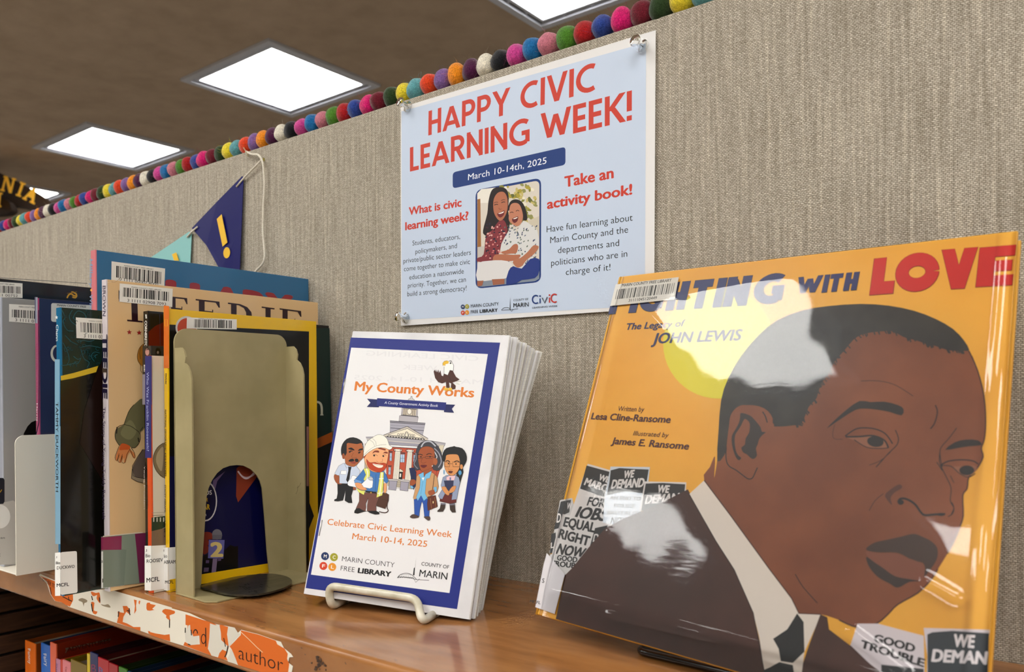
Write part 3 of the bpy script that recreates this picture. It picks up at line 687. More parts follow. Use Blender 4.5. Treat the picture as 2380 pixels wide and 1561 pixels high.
# silver grey book in a sleeve
X = -.868; T, yf = book('picture_book', 'silver grey cloudy sleeved picture book behind the white bookend', X, .010, (2, 690), (2, 690), .22, '#a8a6a4', '#b9bcc6', z0=SH+.0018, rough=.2, coat=.8, hard=True)
T.children[0].data.materials[0] = noisy(mat('#8f8c88', .2, .8, name='silver_print'), '#98948f', '#d2d0ce', 22, 4, stretch=(1, .4, 1.6))
p = sprint(X); p.crop(*K1)
p.poly([(225,1510),(262,1440),(300,1400),(360,1375),(360,1561),(225,1561)], '#191513')
p.crop(*K2); p.poly([(-40,700),(30,710),(120,690),(200,740),(200,1280),(-40,1290)], '#c3c0ba'); p.poly([(-30,480),(30,482),(42,500),(42,700),(30,722),(-30,725)], '#11162c'); p.line([(-10,620),(5,610),(15,590)], 6, '#d8b130')
p.ell(-5, 840, 100, 112, '#e7e6e1'); p.txt('Susan', (-60,1047), (44,1047), (-60,1025), '#333438'); p.txt('RESCUE', (-90,1217), (5,1214), (-90,1185), '#6c6d72')
p.build('cover_print', T)
barcode(T, X, K1, [(85,272),(470,292),(470,470),(85,440)], '3 1111 01834', 3, bars=(.07, .95, .3, .74))
# violet sleeved book with pink spine
X = -.838; T, yf = book('picture_book', 'dark violet blue sleeved picture book with a pink spine, right of the silver book', X, .0072, (88, 692), (88, 692), .2, '#3b3c5c', '#b2537d', z0=SH+.0018, rough=.12, coat=1.0, hard=True)
p = sprint(X); p.crop(*K1)
p.poly(rquad([(488,262),(900,285),(900,470),(488,440)], .12), '#dad9d4'); p.txt('MARIN COUNTY FREE', (545,292), (822,308), (545,272), '#1d1d1d', .02)
p.ell(540, 745, 58, 82, '#d9d4c6'); p.ell(546, 742, 42, 64, '#3b3c5c')
p.line([(335,1561),(370,1400),(372,900),(368,330)], 8, '#2d2c49'); spine_plane(p, yf)
p.poly([(333,205),(360,208),(360,460),(333,450)], '#9fa0ae'); p.poly([(333,205),(345,206),(345,450),(335,450)], '#5d5f7c')
p.txt('Ambitious Girl', (350,600), (350,1130), (358,600), '#7f3358', .0); p.txt('Harris', (350,1220), (350,1390), (362,1220), '#e5d3dc', .01)
p.build('cover_print', T)

# white bookend at left
wb = mat('#e6e1d4', .45, .1, name='white_painted_steel')
X = -.8204; T = thing('bookend', 'plain off-white metal bookend with rounded top, left of the green and black book', 'bookend', (X, -.17, SH), 'metal bookends')
y0 = on(36, 1100, 0, X)[1]; z1 = on(60, 1011, 0, X)[2]; y1 = y0+.125
def plate_x(name, pts, x, th, m, parent):
    n = len(pts); v = [(x, a, b) for a, b in pts]+[(x-th, a, b) for a, b in pts]
    tri = tessellate_polygon([[V((a, b, 0)) for a, b in pts]])
    f = [tuple(t) for t in tri]+[tuple(n+i for i in t)[::-1] for t in tri]+[(i, (i+1) % n, n+(i+1) % n, n+i) for i in range(n)]
    o = mesh(name, v, f, m, parent); b = o.modifiers.new('bevel', 'BEVEL'); b.width = th*.3; b.segments = 2; b.limit_method = 'ANGLE'; b.angle_limit = .9; return o
plate_x('upright', rquad([(y0, SH+.0002), (y1, SH+.0002), (y1, z1), (y0, z1)], .0)[0:0] or [(y0, SH+.0002), (y1, SH+.0002), (y1, z1-.012)]+[(y1-.012+.012*math.cos(a), z1-.012+.012*math.sin(a)) for a in [math.pi/2*k/8 for k in range(9)]]+[(y0+.008-.008*math.sin(a), z1-.008+.008*math.cos(a)) for a in [math.pi/2*k/8 for k in range(9)]], X, .0014, wb, T)
box('base', (X-.09, y0+.0005, SH+.0002), (X-.0006, y1, SH+.0016), wb, T, bevel=.0005)

# green and black book with pale blue spine
X = -.7032; T, yf = book('biography_book', 'dark green and black paperback with a pale blue spine, overhanging the shelf edge', X, .0085, (143, 1000), (143, 714), .235, '#12352f', '#2278a0')
p = sprint(X); p.crop(*K1)
gr_ = noisy(mat('#10110f', .22, .4, name='black_print'), '#0d0d0c', '#1b1a17', 30)
p.poly([(576,1000),(936,880),(980,820),(1010,700),(1700,700),(1700,2830),(576,3048)], gr_)
tq = '#2c646c'
for c in ([(590,330),(620,400),(600,440),(640,520),(700,530)], [(690,330),(660,390),(690,450),(760,480),(820,420),(800,360),(740,340),(700,400),(740,430),(770,400)], [(760,690),(850,670),(960,690)], [(770,700),(800,790),(850,830),(830,880)], [(600,640),(640,720),(660,800),(640,850)], [(580,860),(660,850),(720,830)], [(620,570),(680,630),(740,660)], [(760,630),(800,620),(850,630),(900,615)], [(900,820),(870,770),(900,730),(950,740)], [(915,790),(905,765),(930,755)], [(700,770),(740,800),(770,790),(740,840),(710,820)]):
    p.line(c, 7, tq, 4)
for i in range(46):
    r_ = random.Random(i); x, y = r_.uniform(585, 965), r_.uniform(320, 870); p.line(arcp(x, y, r_.uniform(6, 20), r_.uniform(6, 20), r_.uniform(0, 180), r_.uniform(200, 420), 8), 4, r_.choice((tq, '#214f55'))); p.lv -= .5*p.step
p.poly([(578,958),(700,930),(936,862),(915,922),(700,980),(580,1002)], '#dfc23f')
p.poly([(900,980),(975,800),(1000,2000),(760,1600),(800,1300)], '#2a1714')
spine_plane(p, yf)
p.poly([(525,800),(572,800),(572,1561),(525,1561)], '#8fb6cc'); p.crop(*K2); p.poly([(515,0),(565,0),(567,1096),(516,1096)], '#8fb6cc')
p.crop(*K1); p.txt('Chann', (537,470), (537,625), (560,470), '#e8eef0', .01)
st_ = []
for k in range(10): a = math.pi*k/5-math.pi/2; r_ = 22 if k % 2 == 0 else 9; st_.append((542+r_*.7*math.cos(a), 400+r_*math.sin(a)))
p.poly(st_, '#eef3f4')
p.crop(0, 990, 4.004); p.txt('TAMMY DUCKWORTH', (522,-225), (522,610), (546,-225), '#1f2a33', .012)
p.build('cover_print', T)
barcode(T, X, K1, [(722,400),(1200,430),(1200,625),(728,597)], '3 1111 03456 9921', 4, bars=(.09, .96, .22, .7), headpts=((845,438), (1120,455), (845,428)))
call_label(T, X, yf, rquad([(560,1172),(714,1160),(720,1548),(562,1570)], .12), [(516,1178),(566,1172),(566,1576),(516,1578)],
    [('J', (526,1222), (536,1222), (526,1208), .01, 0), ('Bio', (526,1282), (565,1280), (526,1257), .01, 0), ('DUCKWO', (526,1332), (692,1316), (526,1302), .012, 1), ('MCFL', (524,1495), (640,1484), (524,1462), .02, 1)], K2)

# tall blue book, pink spine
X = -.7119; T, yf = book('picture_book', 'tall blue picture book with a pink spine and red title, tallest at the back', X, .0088, (222, 650), (222, 580), -.0012-on(222, 650, 0, X)[1], '#3f7ca5', '#d88a90', hard=True)
T.children[0].data.materials[0] = noisy(mat('#3f7ca5', .25, .4, name='blue_paint_print'), '#4d8cb8', '#68a6cc', 14, 6, stretch=(1, 1, 5))
p = sprint(X); p.crop()
p.txt('HILLARY', (262,700), (682,742), (262,632), '#a8434c', .06)
spine_plane(p, yf)
p.txt('Hillary', (209,602), (209,668), (216,602), '#8fa3c0', .02); p.ell(212.5, 674, 2.4, 3, '#f0b25a'); p.txt('Winter', (209,684), (209,740), (216,684), '#8fa3c0', .02)
p.build('cover_print', T)
barcode(T, X, (0, 560, 2.975), [(770,140),(1140,190),(1135,325),(768,270)], '0 1111 00007 8000', 6, bars=(.09, .93, .2, .82), headpts=((857,174), (1060,200), (857,165)))

# cream book in a jacket
X = -.6850; T, yf = book('biography_book', 'cream jacketed biography with brown capitals and a drawn hand, in front of the blue book', X, .0082, (250, 1000), (250, 649), .224, '#e6c79a', '#d7cfd2', z0=SH+.0005, hard=True)
T.children[0].data.materials[0] = noisy(mat('#dcb98c', .3, .5, name='cream_jacket'), '#e8c798', '#f4dab3', 12, 4, stretch=(1, .6, 1))
p = sprint(X); p.crop(*KA)
DK = '#3a1d28'
def serif(p, ch, TL, TR, BL, col=DK):
    def g(u, v_): return (TL[0]+(TR[0]-TL[0])*u+(BL[0]-TL[0])*v_, TL[1]+(TR[1]-TL[1])*u+(BL[1]-TL[1])*v_)
    L_ = {'T': [[(.4,.05),(.6,.05),(.6,.94),(.4,.94)], [(0,0),(1,0),(1,.26),(.95,.26),(.88,.06),(.12,.06),(.05,.26),(0,.26)], [(.25,.94),(.75,.94),(.75,1),(.25,1)]],
          'E': [[(.13,.03),(.36,.03),(.36,.97),(.13,.97)], [(0,0),(.95,0),(.97,.26),(.92,.26),(.8,.06),(0,.06)], [(.36,.46),(.66,.46),(.66,.38),(.7,.38),(.7,.64),(.66,.64),(.66,.52),(.36,.52)], [(0,.94),(.84,.94),(.97,.72),(1,.72),(.97,1),(0,1)]],
          'I': [[(.3,.03),(.7,.03),(.7,.97),(.3,.97)], [(0,0),(1,0),(1,.06),(0,.06)], [(0,.94),(1,.94),(1,1),(0,1)]],
          'D': [[(.13,.03),(.36,.03),(.36,.97),(.13,.97)], [(0,0),(.5,0),(.8,.1),(.97,.3),(1,.5),(.97,.7),(.8,.9),(.5,1),(0,1),(0,.94),(.45,.94),(.66,.84),(.75,.66),(.76,.5),(.75,.34),(.66,.16),(.45,.06),(0,.06)]]}
    for q in L_[ch]: p.poly([g(*a) for a in q], col)
serif(p, 'T', (820,372), (1035,392), (825,548)); serif(p, 'E', (1165,381), (1300,395), (1165,545)); serif(p, 'E', (1352,400), (1525,420), (1352,560)); serif(p, 'D', (1575,425), (1742,445), (1575,580)); serif(p, 'I', (1808,452), (1897,464), (1808,600)); serif(p, 'E', (1932,464), (2088,484), (1932,620))
def star(cx, cy, r, col):
    p.poly([(cx+(r if k % 2 == 0 else r*.42)*math.cos(math.pi*k/5-math.pi/2), cy+(r if k % 2 == 0 else r*.42)*math.sin(math.pi*k/5-math.pi/2)) for k in range(10)], col)
star(893, 630, 19, '#a8322c'); star(961, 633, 19, '#a8322c'); star(1030, 637, 19, '#a8322c')
p.crop(*K3)
p.poly([(235,170),(250,200),(250,290),(235,285)], DK); p.line([(100,85),(150,78),(200,72),(250,45)], 5, '#f4e3c4', 3); p.line([(150,75),(180,80),(225,60),(240,35)], 4, '#b79469', 3)
p.poly([(520,840),(480,890),(462,960),(470,1030),(500,1080),(560,1090),(560,830)], '#b98238', 2); p.line([(530,830),(485,880),(462,960),(468,1030),(500,1085),(500,1140),(520,1180)], 5, '#2b1d19', 3); p.line([(500,870),(490,940),(500,1010)], 4, '#2b1d19', 3)
p.crop(*K4)
p.poly([(420,0),(350,90),(300,240),(210,290),(190,380),(230,480),(262,500),(300,470),(380,510),(440,520),(490,420),(490,330),(560,260),(560,-80)], '#7b7758', 2)
p.poly([(360,190),(420,230),(450,330),(380,420),(300,400),(260,330)], '#8d8a67', 3)
p.line([(420,0),(370,60),(330,150),(300,240)], 6, '#231a17', 2); p.line([(300,240),(230,265),(195,330),(195,410),(235,480),(250,495)], 6, '#231a17', 3); p.line([(300,240),(380,260),(440,300),(490,345),(495,420),(470,480),(430,520),(390,515)], 6, '#231a17', 3); p.line([(495,345),(500,310),(530,270)], 6, '#231a17')
p.line([(215,270),(210,350)], 12, '#231a17'); p.line([(470,400),(480,450)], 12, '#231a17')
p.poly([(262,480),(300,470),(370,500),(370,540),(430,590),(435,640),(410,640),(370,570),(340,620),(320,690),(300,700),(300,640),(262,700),(240,690),(245,640),(215,680),(200,640),(230,540)], '#d9925c', 2)
p.poly([(262,480),(300,470),(370,500),(360,540),(300,545),(245,545)], '#cf6a35', 3)
p.line([(240,500),(205,590),(190,640),(215,680),(240,590)], 5, '#231a17', 2); p.line([(240,610),(225,670),(250,700),(280,600)], 5, '#231a17', 2); p.line([(280,620),(270,690),(310,700),(335,600),(370,540)], 5, '#231a17', 2); p.line([(370,530),(405,620),(430,645),(425,580),(385,520)], 5, '#231a17', 2)
p.poly([(520,540),(410,740),(395,780),(410,870),(520,900),(560,900),(560,540)], '#77695f'); p.poly([(395,780),(388,890),(450,930),(530,935),(530,890),(430,870)], '#a3957f'); p.line([(525,545),(470,620),(400,740),(410,860),(460,880),(530,890)], 6, '#231a17'); p.line([(398,780),(388,890),(460,930),(530,950)], 6, '#231a17')
# the sleeve's patterned foot
p.crop(*KB); p.poly([(664,686),(1000,655),(1000,975),(664,1016)], '#8d988b'); p.poly([(664,690),(785,680),(783,770),(664,772)], '#9c3d66'); p.poly([(870,668),(1000,655),(1000,975),(900,985),(880,760)], '#8c3a62'); p.poly([(785,680),(870,668),(880,780),(895,985),(800,998),(815,770),(783,765)], '#97a293'); p.line([(664,684),(920,658)], 6, '#e5dccb')
spine_plane(p, yf); p.crop(*KB); p.poly([(655,686),(700,684),(700,1022),(655,1022)], '#8d988b'); p.poly([(655,690),(700,688),(700,770),(655,772)], '#9c3d66')
p.crop(*K3); p.txt('BROWN', (47,125), (47,490), (84,125), '#4b3f5c', .0); p.txt('TEEDIE', (45,710), (45,1490), (105,710), '#2b2444', .05)
p.crop(*K4); p.txt('The Story of Young Teddy Roosevelt', (46,30), (46,1385), (82,30), '#4b3f5c', .008)
p.build('cover_print', T)
barcode(T, X, K3, [(248,95),(890,160),(884,382),(243,318)], '3 1111 02908 7093', 7, bars=(.07, .93, .2, .7), headpts=((392,148), (752,185), (392,132)))
call_label(T, X, yf, rquad([(690,780),(812,762),(815,1000),(690,1015)], .15), [(658,782),(700,778),(700,1016),(658,1018)],
    [('Bio', (655,855), (690,852), (655,838), .0, 0), ('ROOSEVELT', (668,890), (807,862), (668,866), .0, 1), ('MCFL', (660,982), (743,972), (660,956), .03, 1)], KB)

# black and red book with an orange stripe, reaching back to the wall
X = -.6675; T, yf = book('biography_book', 'black biography with an orange stripe, its green edge showing right of the yellow book', X, .0085, (345, 800), (345, 722), .197, '#14161d', '#101218', z0=SH+.0002, hard=True)
p = sprint(X); p.crop(*K3)
p.poly([(600,680),(680,610),(790,560),(900,560),(900,1500),(600,1500)], '#6e1a12'); p.line([(735,470),(740,860)], 5, '#4b4a5a')
p.crop(380, 740, 4.335)
p.poly([(1300,95),(1672,97),(1700,1561),(1300,1561)], '#123632'); p.poly([(1300,1320),(1700,1140),(1700,1240),(1300,1420)], '#b5651f'); p.poly([(1300,1420),(1700,1240),(1700,2400),(1300,2460)], '#0f1512')
p.line([(1480,960),(1490,860),(1535,840),(1575,850),(1592,890),(1594,965)], 22, '#cfcfc0', 3); p.line([(1578,970),(1610,970)], 10, '#cfcfc0')
p.crop(*K3); spine_plane(p, yf); p.txt('CORNERSTONES', (556,545), (556,960), (583,545), '#e5e3dd', .05); p.line([(570,470),(575,520)], 18, '#d8d8d2'); p.poly([(530,850),(590,850),(590,1195),(530,1195)], '#2a2c2e'); p.txt('EE', (545,1080), (545,1165), (570,1080), '#e5e3dd', .03)
p.poly([(528,1195),(590,1195),(590,1561),(528,1561)], '#9a98a8')
p.build('cover_print', T)
# slim book with portrait vignette on the spine
X = -.6615; T, yf = book('biography_book', 'slim dark grey biography with a small portrait at the top of its spine', X, .0055, (352, 900), (352, 803), .14, '#3b3c3f', '#38383a', z0=SH+.0002)
p = sprint(X); p.crop(*K3)
p.ell(715, 915, 32, 42, '#12110f'); p.poly([(690,930),(745,930),(760,965),(670,965)], '#1a1a1d'); p.ell(712, 930, 13, 18, '#8f7f73'); spine_plane(p, yf); p.ell(586, 925, 24, 42, '#c79a92'); p.poly([(562,905),(600,880),(612,900),(590,900)], '#37241f')
p.crop(*K4); p.txt('Young President', (545,740), (545,1270), (562,740), '#d8cfc8')
p.build('cover_print', T)
# blue and orange paperback, cream cover
X = -.6510; T, yf = book('biography_book', 'small paperback with a blue and orange spine, left of the yellow book', X, .0072, (352, 1100), (352, 826), .135, '#ded8ca', '#d9602f', z0=SH+.0002)
p = sprint(X); p.crop(*K4)
p.poly([(775,465),(700,530),(660,620),(665,720),(700,810),(770,880),(900,890),(900,460)], '#8d7f66', 3); p.poly([(780,520),(720,560),(690,640),(700,720),(760,800)], '#b3a68c', 3); p.line([(775,465),(705,520),(658,620),(662,720),(700,810),(775,880)], 6, '#3b342b', 3)
p.line([(635,1310),(800,1300)], 4, '#9b958a'); p.poly([(635,1365),(800,1345),(800,1480),(720,1520),(635,1530)], '#3d4f3f'); 
for i in range(4): p.poly([(655+40*i,1365),(668+40*i,1363),(668+40*i,1415),(655+40*i,1417)], '#d6d6cf')
p.poly([(635,1530),(800,1490),(900,1700),(635,1720)], '#8f7a67'); p.line([(640,1340),(770,1335)], 5, '#6f6a60')
spine_plane(p, yf); p.poly([(562,0),(636,0),(636,642),(562,645)], '#2b3880'); p.crop(*K3); p.poly([(560,972),(640,972),(640,1561),(560,1561)], '#2b3880')
p.txt('Who Was Fr', (578,1170), (578,1561), (608,1170), '#bcc6e6'); p.crop(*K4); p.txt('anklin Roosevelt?', (577,10), (580,560), (606,10), '#bcc6e6'); p.txt('FRANKLIN DREW', (582,980), (585,1240), (596,980), '#3a2118')
p.build('cover_print', T)
call_label(T, X, yf, [(975,745),(1080,740),(1080,1020),(975,1036)], [(938,745),(980,744),(980,1036),(938,1032)],
    [('J', (945,780), (953,780), (945,765), .0, 0), ('Bio', (945,820), (975,818), (945,796), .0, 0), ('ROOSEV', (946,856), (1052,846), (946,832), .01, 1), ('MCFL', (945,982), (1030,972), (945,952), .02, 1)], KB)

# yellow reader
X = -.6425; T, yf = book('reader_book', 'bright yellow bordered paperback reader with a microphone photo, clamped behind the beige bookend', X, .0063, (392, 1100), (392, 717), .157, '#f0c824', '#f0c824', z0=SH+.0002)
p = sprint(X); p.crop(380, 740, 4.335)
p.poly([(60,60),(1465,130),(1465,2510),(60,2735)], '#0b0b0e'); p.ell(230, 90, 110, 115, '#d9d6cf'); p.ell(235, 95, 96, 100, '#c9552c')
p.crop(*K6)
p.poly([(200,0),(1400,0),(1400,1040),(60,1240),(60,0)], '#11144f'); p.poly([(1390,-100),(1460,-100),(1465,240),(1470,470),(1515,600),(1460,740),(1465,1000),(1390,1000)], '#0b0b0e'); p.poly([(1440,-300),(1462,-300),(1462,300),(1440,300)], '#b98f8a')
p.poly([(400,1000),(750,900),(750,1130),(390,1190)], '#0a0912'); p.poly([(610,1140),(620,940),(670,890),(720,910),(745,1000),(745,1120)], '#07070c')
p.poly([(735,120),(760,100),(900,100),(945,200),(750,465),(730,400)], '#9b4a33'); p.line([(750,150),(790,200),(840,215),(900,190),(915,170)], 16, '#ddc6cd', 4)
for i in range(16): a = i/15; p.ell(752+150*a, 155+(60*math.sin(math.pi*a))+18*a, 8, 8, '#e7d6dc'); p.lv -= .5*p.step
p.poly([(620,150),(540,250),(520,330),(490,300),(500,240)], '#7d6b96'); p.ell(420, 450, 118, 205, '#d7d5d8'); p.ell(420, 450, 106, 190, '#141243')
p.txt('KIDS', (370,392), (485,385), (370,345), '#e5e4e8', .02); p.txt('OR', (400,455), (445,455), (400,415), '#d9b93d', .02); p.txt('STAR', (350,535), (465,535), (350,480), '#e3bf33', .03); p.txt('US', (400,600), (430,600), (400,580), '#e5e4e8')
p.poly([(380,790),(440,760),(490,780),(500,830),(440,840),(480,870),(440,900),(470,930),(430,980),(390,970)], '#8b3c2e', 2)
p.ell(537, 785, 50, 52, '#85838c'); p.poly([(490,790),(590,790),(580,835),(490,835)], '#77757e'); p.poly([(455,840),(613,842),(600,1030),(445,1025)], '#7a78b4'); p.txt('2', (468,1008), (600,1006), (468,860), '#e4cf8e', .05)
p.poly([(495,1030),(540,1030),(525,1170),(480,1175)], '#8f7d98'); p.poly([(545,1020),(578,1020),(576,1050),(545,1055)], '#6f5d80'); p.poly([(425,1045),(458,1045),(455,1075),(422,1075)], '#6f5d80'); p.poly([(405,1120),(455,1120),(450,1160),(400,1165)], '#75637f')
p.poly([(60,1240),(1400,1020),(1400,1100),(60,1345)], '#f0c824')
spine_plane(p, yf); p.crop(*K3); p.poly([(786,362),(850,370),(850,1120),(786,1120)], '#d9792b'); p.line([(800,530),(830,530),(830,612),(800,612)], 5, '#e9c233', closed=True); p.txt('MWAI', (803,1185), (803,1310), (822,1185), '#3a2c10', .02)
p.crop(*K4); p.txt('NATIONAL GEOGRAPHIC KIDS READERS', (797,60), (797,865), (817,60), '#3a2c10', .02); p.txt('STACEY ABRAMS', (795,970), (795,1300), (813,970), '#3a2c10', .02); p.txt('LEVEL 2', (792,1405), (790,1600), (809,1405), '#3a2c10', .02)
p.build('cover_print', T)
barcode(T, X, (380, 740, 4.335), [(233,-12),(735,8),(735,110),(230,100)], None, 8, bars=(.15, .9, .14, .9), headpts=((352,4), (625,22), (352,-6)))
call_label(T, X, yf, [(1085,757),(1142,752),(1142,1022),(1085,1034)], [(1052,757),(1088,756),(1088,1036),(1052,1030)],
    [('J', (1057,780), (1065,780), (1057,768), .0, 0), ('Bio', (1057,822), (1084,820), (1057,800), .0, 0), ('ABRAMS', (1057,862), (1145,858), (1057,838), .01, 1), ('MCFL', (1065,990), (1120,988), (1065,968), .02, 1)], KB)

# beige bookend with flanges and arched cut-out
be = noisy(mat('#a89f7e', .42, .15, name='beige_painted_steel'), '#aaa07b', '#b6ab86', 25, 3)
X = -.631; T = thing('bookend', 'beige steel bookend with side flanges and an arched cut-out, beside the yellow book', 'bookend', (X, -.15, SH), 'metal bookends')
def pl(px, py, o=(0, 0), k=1): return tuple(on(o[0]+px/k, o[1]+py/k, 0, X)[1:])
YA, YB = -.2045, -.0915
ztop = 1.2725
arch = [pl(a, b, (380, 1060), 4.335) for a, b in [(375,1180),(395,1000),(420,640),(432,420),(455,320),(490,240),(540,170),(600,120),(670,95),(740,88),(810,95),(880,130),(940,190),(975,250),(995,320),(1020,600),(1045,950),(1070,1190)]]
arch[0] = (arch[0][0], SH+.0002); arch[-1] = (arch[-1][0], SH+.0002)
def cr_(cx, cz, r, a0, a1): return [(cx+r*math.cos(math.radians(a0+(a1-a0)*k/8)), cz+r*math.sin(math.radians(a0+(a1-a0)*k/8))) for k in range(9)]
out = [(YA, SH+.0002), (YA, ztop-.012)] + cr_(YA+.012, ztop-.012, .012, 180, 90) + cr_(YB-.011, ztop-.011, .011, 90, 0) + [(YB, SH+.0002)]
plate_x('upright', out+arch[::-1], X, .0013, be, T)
def flange(y, hz, wd, sgn):
    prof = [(X-.0006, SH+.0014), (X-.0006, hz), (X+wd*.42, hz), (X+wd*.58, hz-.003), (X+wd*.66, hz-.008), (X+wd*.62, hz-.013), (X+wd*.8, hz-.016), (X+wd*.93, hz-.021), (X+wd, hz-.027), (X+wd, SH+.0014)]
    n = len(prof); v = [(a, y, b) for a, b in prof]+[(a, y+.0013*sgn, b) for a, b in prof]
    tri = tessellate_polygon([[V((a, b, 0)) for a, b in prof]])
    f = [tuple(t) for t in tri]+[tuple(n+i for i in t)[::-1] for t in tri]+[(i, (i+1) % n, n+(i+1) % n, n+i) for i in range(n)]
    bev(mesh('side_flange', v, f, be, T), .0003)
flange(YA, 1.2555, .0255, 1); flange(YB, 1.2615, .026, -1)
pr = [(X-.0005, YA), (X+.046, YA-.002), (X+.0535, YA+.004), (X+.0535, YB-.008), (X+.047, YB+.002), (X-.0005, YB)]
n = len(pr); bev(mesh('base', [(a, b, SH+.0001) for a, b in pr]+[(a, b, SH+.0014) for a, b in pr], [tuple(range(n))[::-1], tuple(range(n, 2*n))]+[(i, (i+1) % n, n+(i+1) % n, n+i) for i in range(n)], be, T), .0003)
tg = noisy(mat('#4d4a41', .28, .4, .3, name='worn_dark_steel'), '#3b3932', '#5c584c', 60, 6, stretch=(3, 1, 1))
zt = SH+.0045
tp = [tuple(on(380+a/4.335, 1060+b/4.335, 2, zt)[:2]) for a, b in [(372,1300),(480,1340),(620,1378),(800,1392),(960,1385),(1120,1352),(1240,1310),(1290,1270),(1285,1235),(1230,1205),(1150,1188),(1060,1180),(900,1190),(700,1215)]]
tp = catmull(tp[:], 3); n = len(tp)
tri = tessellate_polygon([[V((a, b, 0)) for a, b in tp]])
bev(mesh('tongue', [(a, b, zt) for a, b in tp]+[(a, b, zt-.0015) for a, b in tp], [tuple(t) for t in tri]+[tuple(n+i for i in t)[::-1] for t in tri]+[(i, (i+1) % n, n+(i+1) % n, n+i) for i in range(n)], tg, T, label='dark scratched steel tongue lying flat on the base'), .0004)
p = Print((0, 0, zt), (0, 0, 1), .5, base=6e-5); p.crop(*K6); rs = random.Random(2)
for i in range(22): x, y = rs.gauss(830, 90), rs.gauss(1320, 22); p.line([(x, y), (x+rs.uniform(10, 45), y+rs.uniform(2, 14))], rs.uniform(2, 6), '#1d1b17')
p.build('tongue_scratch', T)
p = sprint(0, .6, 0); p.plane((0, YB-.0013, 1.1), (0, -1, 0), 1e-4); p.crop(*K6)
p.line([(1385,265),(1370,300),(1345,320)], 2.5, '#5b5138'); p.line([(1355,295),(1352,345),(1335,380)], 2.5, '#5b5138'); p.build('scratch', T)

# ---------------------------------------------------------------- books on the shelf below
PAPER2 = mat('#8a7d6b', .9, name='dull_page_edges')  # lower books' page edges in a dull brown-grey, so little white shows
def low(nm, lb, x0p, x1p, topy, col, yv=-.172, w=.15, coverc=None, lean=0, txt=None, top2=None):
    a = on(x0p/5.95, 1300+topy/5.95, 1, yv); b = on(x1p/5.95, 1300+(top2 or topy)/5.95, 1, yv)
    x0, x1, z1 = a[0], b[0], (a[2]+b[2])/2; z0 = SH-.335+.0003
    if lean: pass
    T = thing(nm, lb, 'book', ((x0+x1)/2, yv+w/2, z0), 'books on the shelf below')
    c = mat(coverc or col, .35, .2); s = mat(col, .35, .2); sh = math.tan(lean)
    def bx(name, p0, p1, m):
        v, f = boxv(p0, p1); v = [(q[0]+(q[2]-z1)*sh, q[1], q[2]) for q in v]; return bev(mesh(name, v, f, m, T), .0004)
    bx('cover', (x1-.0012, yv+.001, z0), (x1, yv+w, z1), c); bx('back_cover', (x0, yv+.001, z0), (x0+.0012, yv+w, z1), c)
    bx('spine', (x0, yv, z0), (x1, yv+.0016, z1), s); bx('page_block', (x0+.0013, yv+.0017, z0+.002), (x1-.0013, yv+w-.003, z1-.005), PAPER2)
    if txt:
        p = Print((0, yv, z1), (0, -1, 0), .4, base=1.5e-4); p.crop(*KC); p.txt(*txt); p.build('spine_print', T)
    return T, x1, z1
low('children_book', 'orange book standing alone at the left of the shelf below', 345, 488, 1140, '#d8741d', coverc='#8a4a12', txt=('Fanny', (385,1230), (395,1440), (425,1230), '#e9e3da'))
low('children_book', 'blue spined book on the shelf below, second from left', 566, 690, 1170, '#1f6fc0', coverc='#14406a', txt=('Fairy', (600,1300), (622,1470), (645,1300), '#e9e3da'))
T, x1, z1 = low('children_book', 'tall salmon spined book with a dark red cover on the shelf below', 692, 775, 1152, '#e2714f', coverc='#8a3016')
p = sprint(x1, .4, .2); p.crop(*KC); p.line([(905,1235),(1530,1100)], 24, '#7d6d62', 0); p.line([(905,1290),(930,1230)], 14, '#7d6d62'); p.txt('ADVENTURES', (930,1275), (1520,1145), (922,1215), '#5c1c0e', .03); p.build('cover_print', T)
low('children_book', 'thin mauve spined book on the shelf below', 766, 832, 1378, '#c78aa6', txt=('POLKA', (775,1440), (770,1560), (800,1440), '#6a4a8a'))
low('children_book', 'thin red spined book on the shelf below', 834, 862, 1382, '#c8452c')
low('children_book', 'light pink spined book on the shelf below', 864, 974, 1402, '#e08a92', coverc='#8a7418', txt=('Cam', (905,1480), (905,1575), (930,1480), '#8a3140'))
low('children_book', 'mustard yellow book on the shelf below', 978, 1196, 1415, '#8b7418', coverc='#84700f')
low('children_book', 'very thin bright yellow book on the shelf below', 1202, 1240, 1302, '#e0c81f')
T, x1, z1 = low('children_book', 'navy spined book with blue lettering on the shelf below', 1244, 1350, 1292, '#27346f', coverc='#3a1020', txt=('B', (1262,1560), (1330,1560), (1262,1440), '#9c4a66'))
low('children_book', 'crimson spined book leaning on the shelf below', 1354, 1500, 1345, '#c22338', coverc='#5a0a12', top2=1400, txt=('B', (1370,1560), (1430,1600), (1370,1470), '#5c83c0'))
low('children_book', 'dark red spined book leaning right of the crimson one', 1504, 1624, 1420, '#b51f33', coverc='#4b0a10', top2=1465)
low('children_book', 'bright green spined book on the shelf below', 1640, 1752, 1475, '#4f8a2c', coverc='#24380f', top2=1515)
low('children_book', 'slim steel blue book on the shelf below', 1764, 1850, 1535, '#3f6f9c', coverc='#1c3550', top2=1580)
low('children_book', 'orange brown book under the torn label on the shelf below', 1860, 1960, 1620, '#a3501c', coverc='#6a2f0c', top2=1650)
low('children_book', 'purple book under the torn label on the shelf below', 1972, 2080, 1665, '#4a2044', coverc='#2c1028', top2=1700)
low('children_book', 'teal book under the torn label on the shelf below', 2092, 2200, 1700, '#2f6a70', coverc='#153a40', top2=1740)

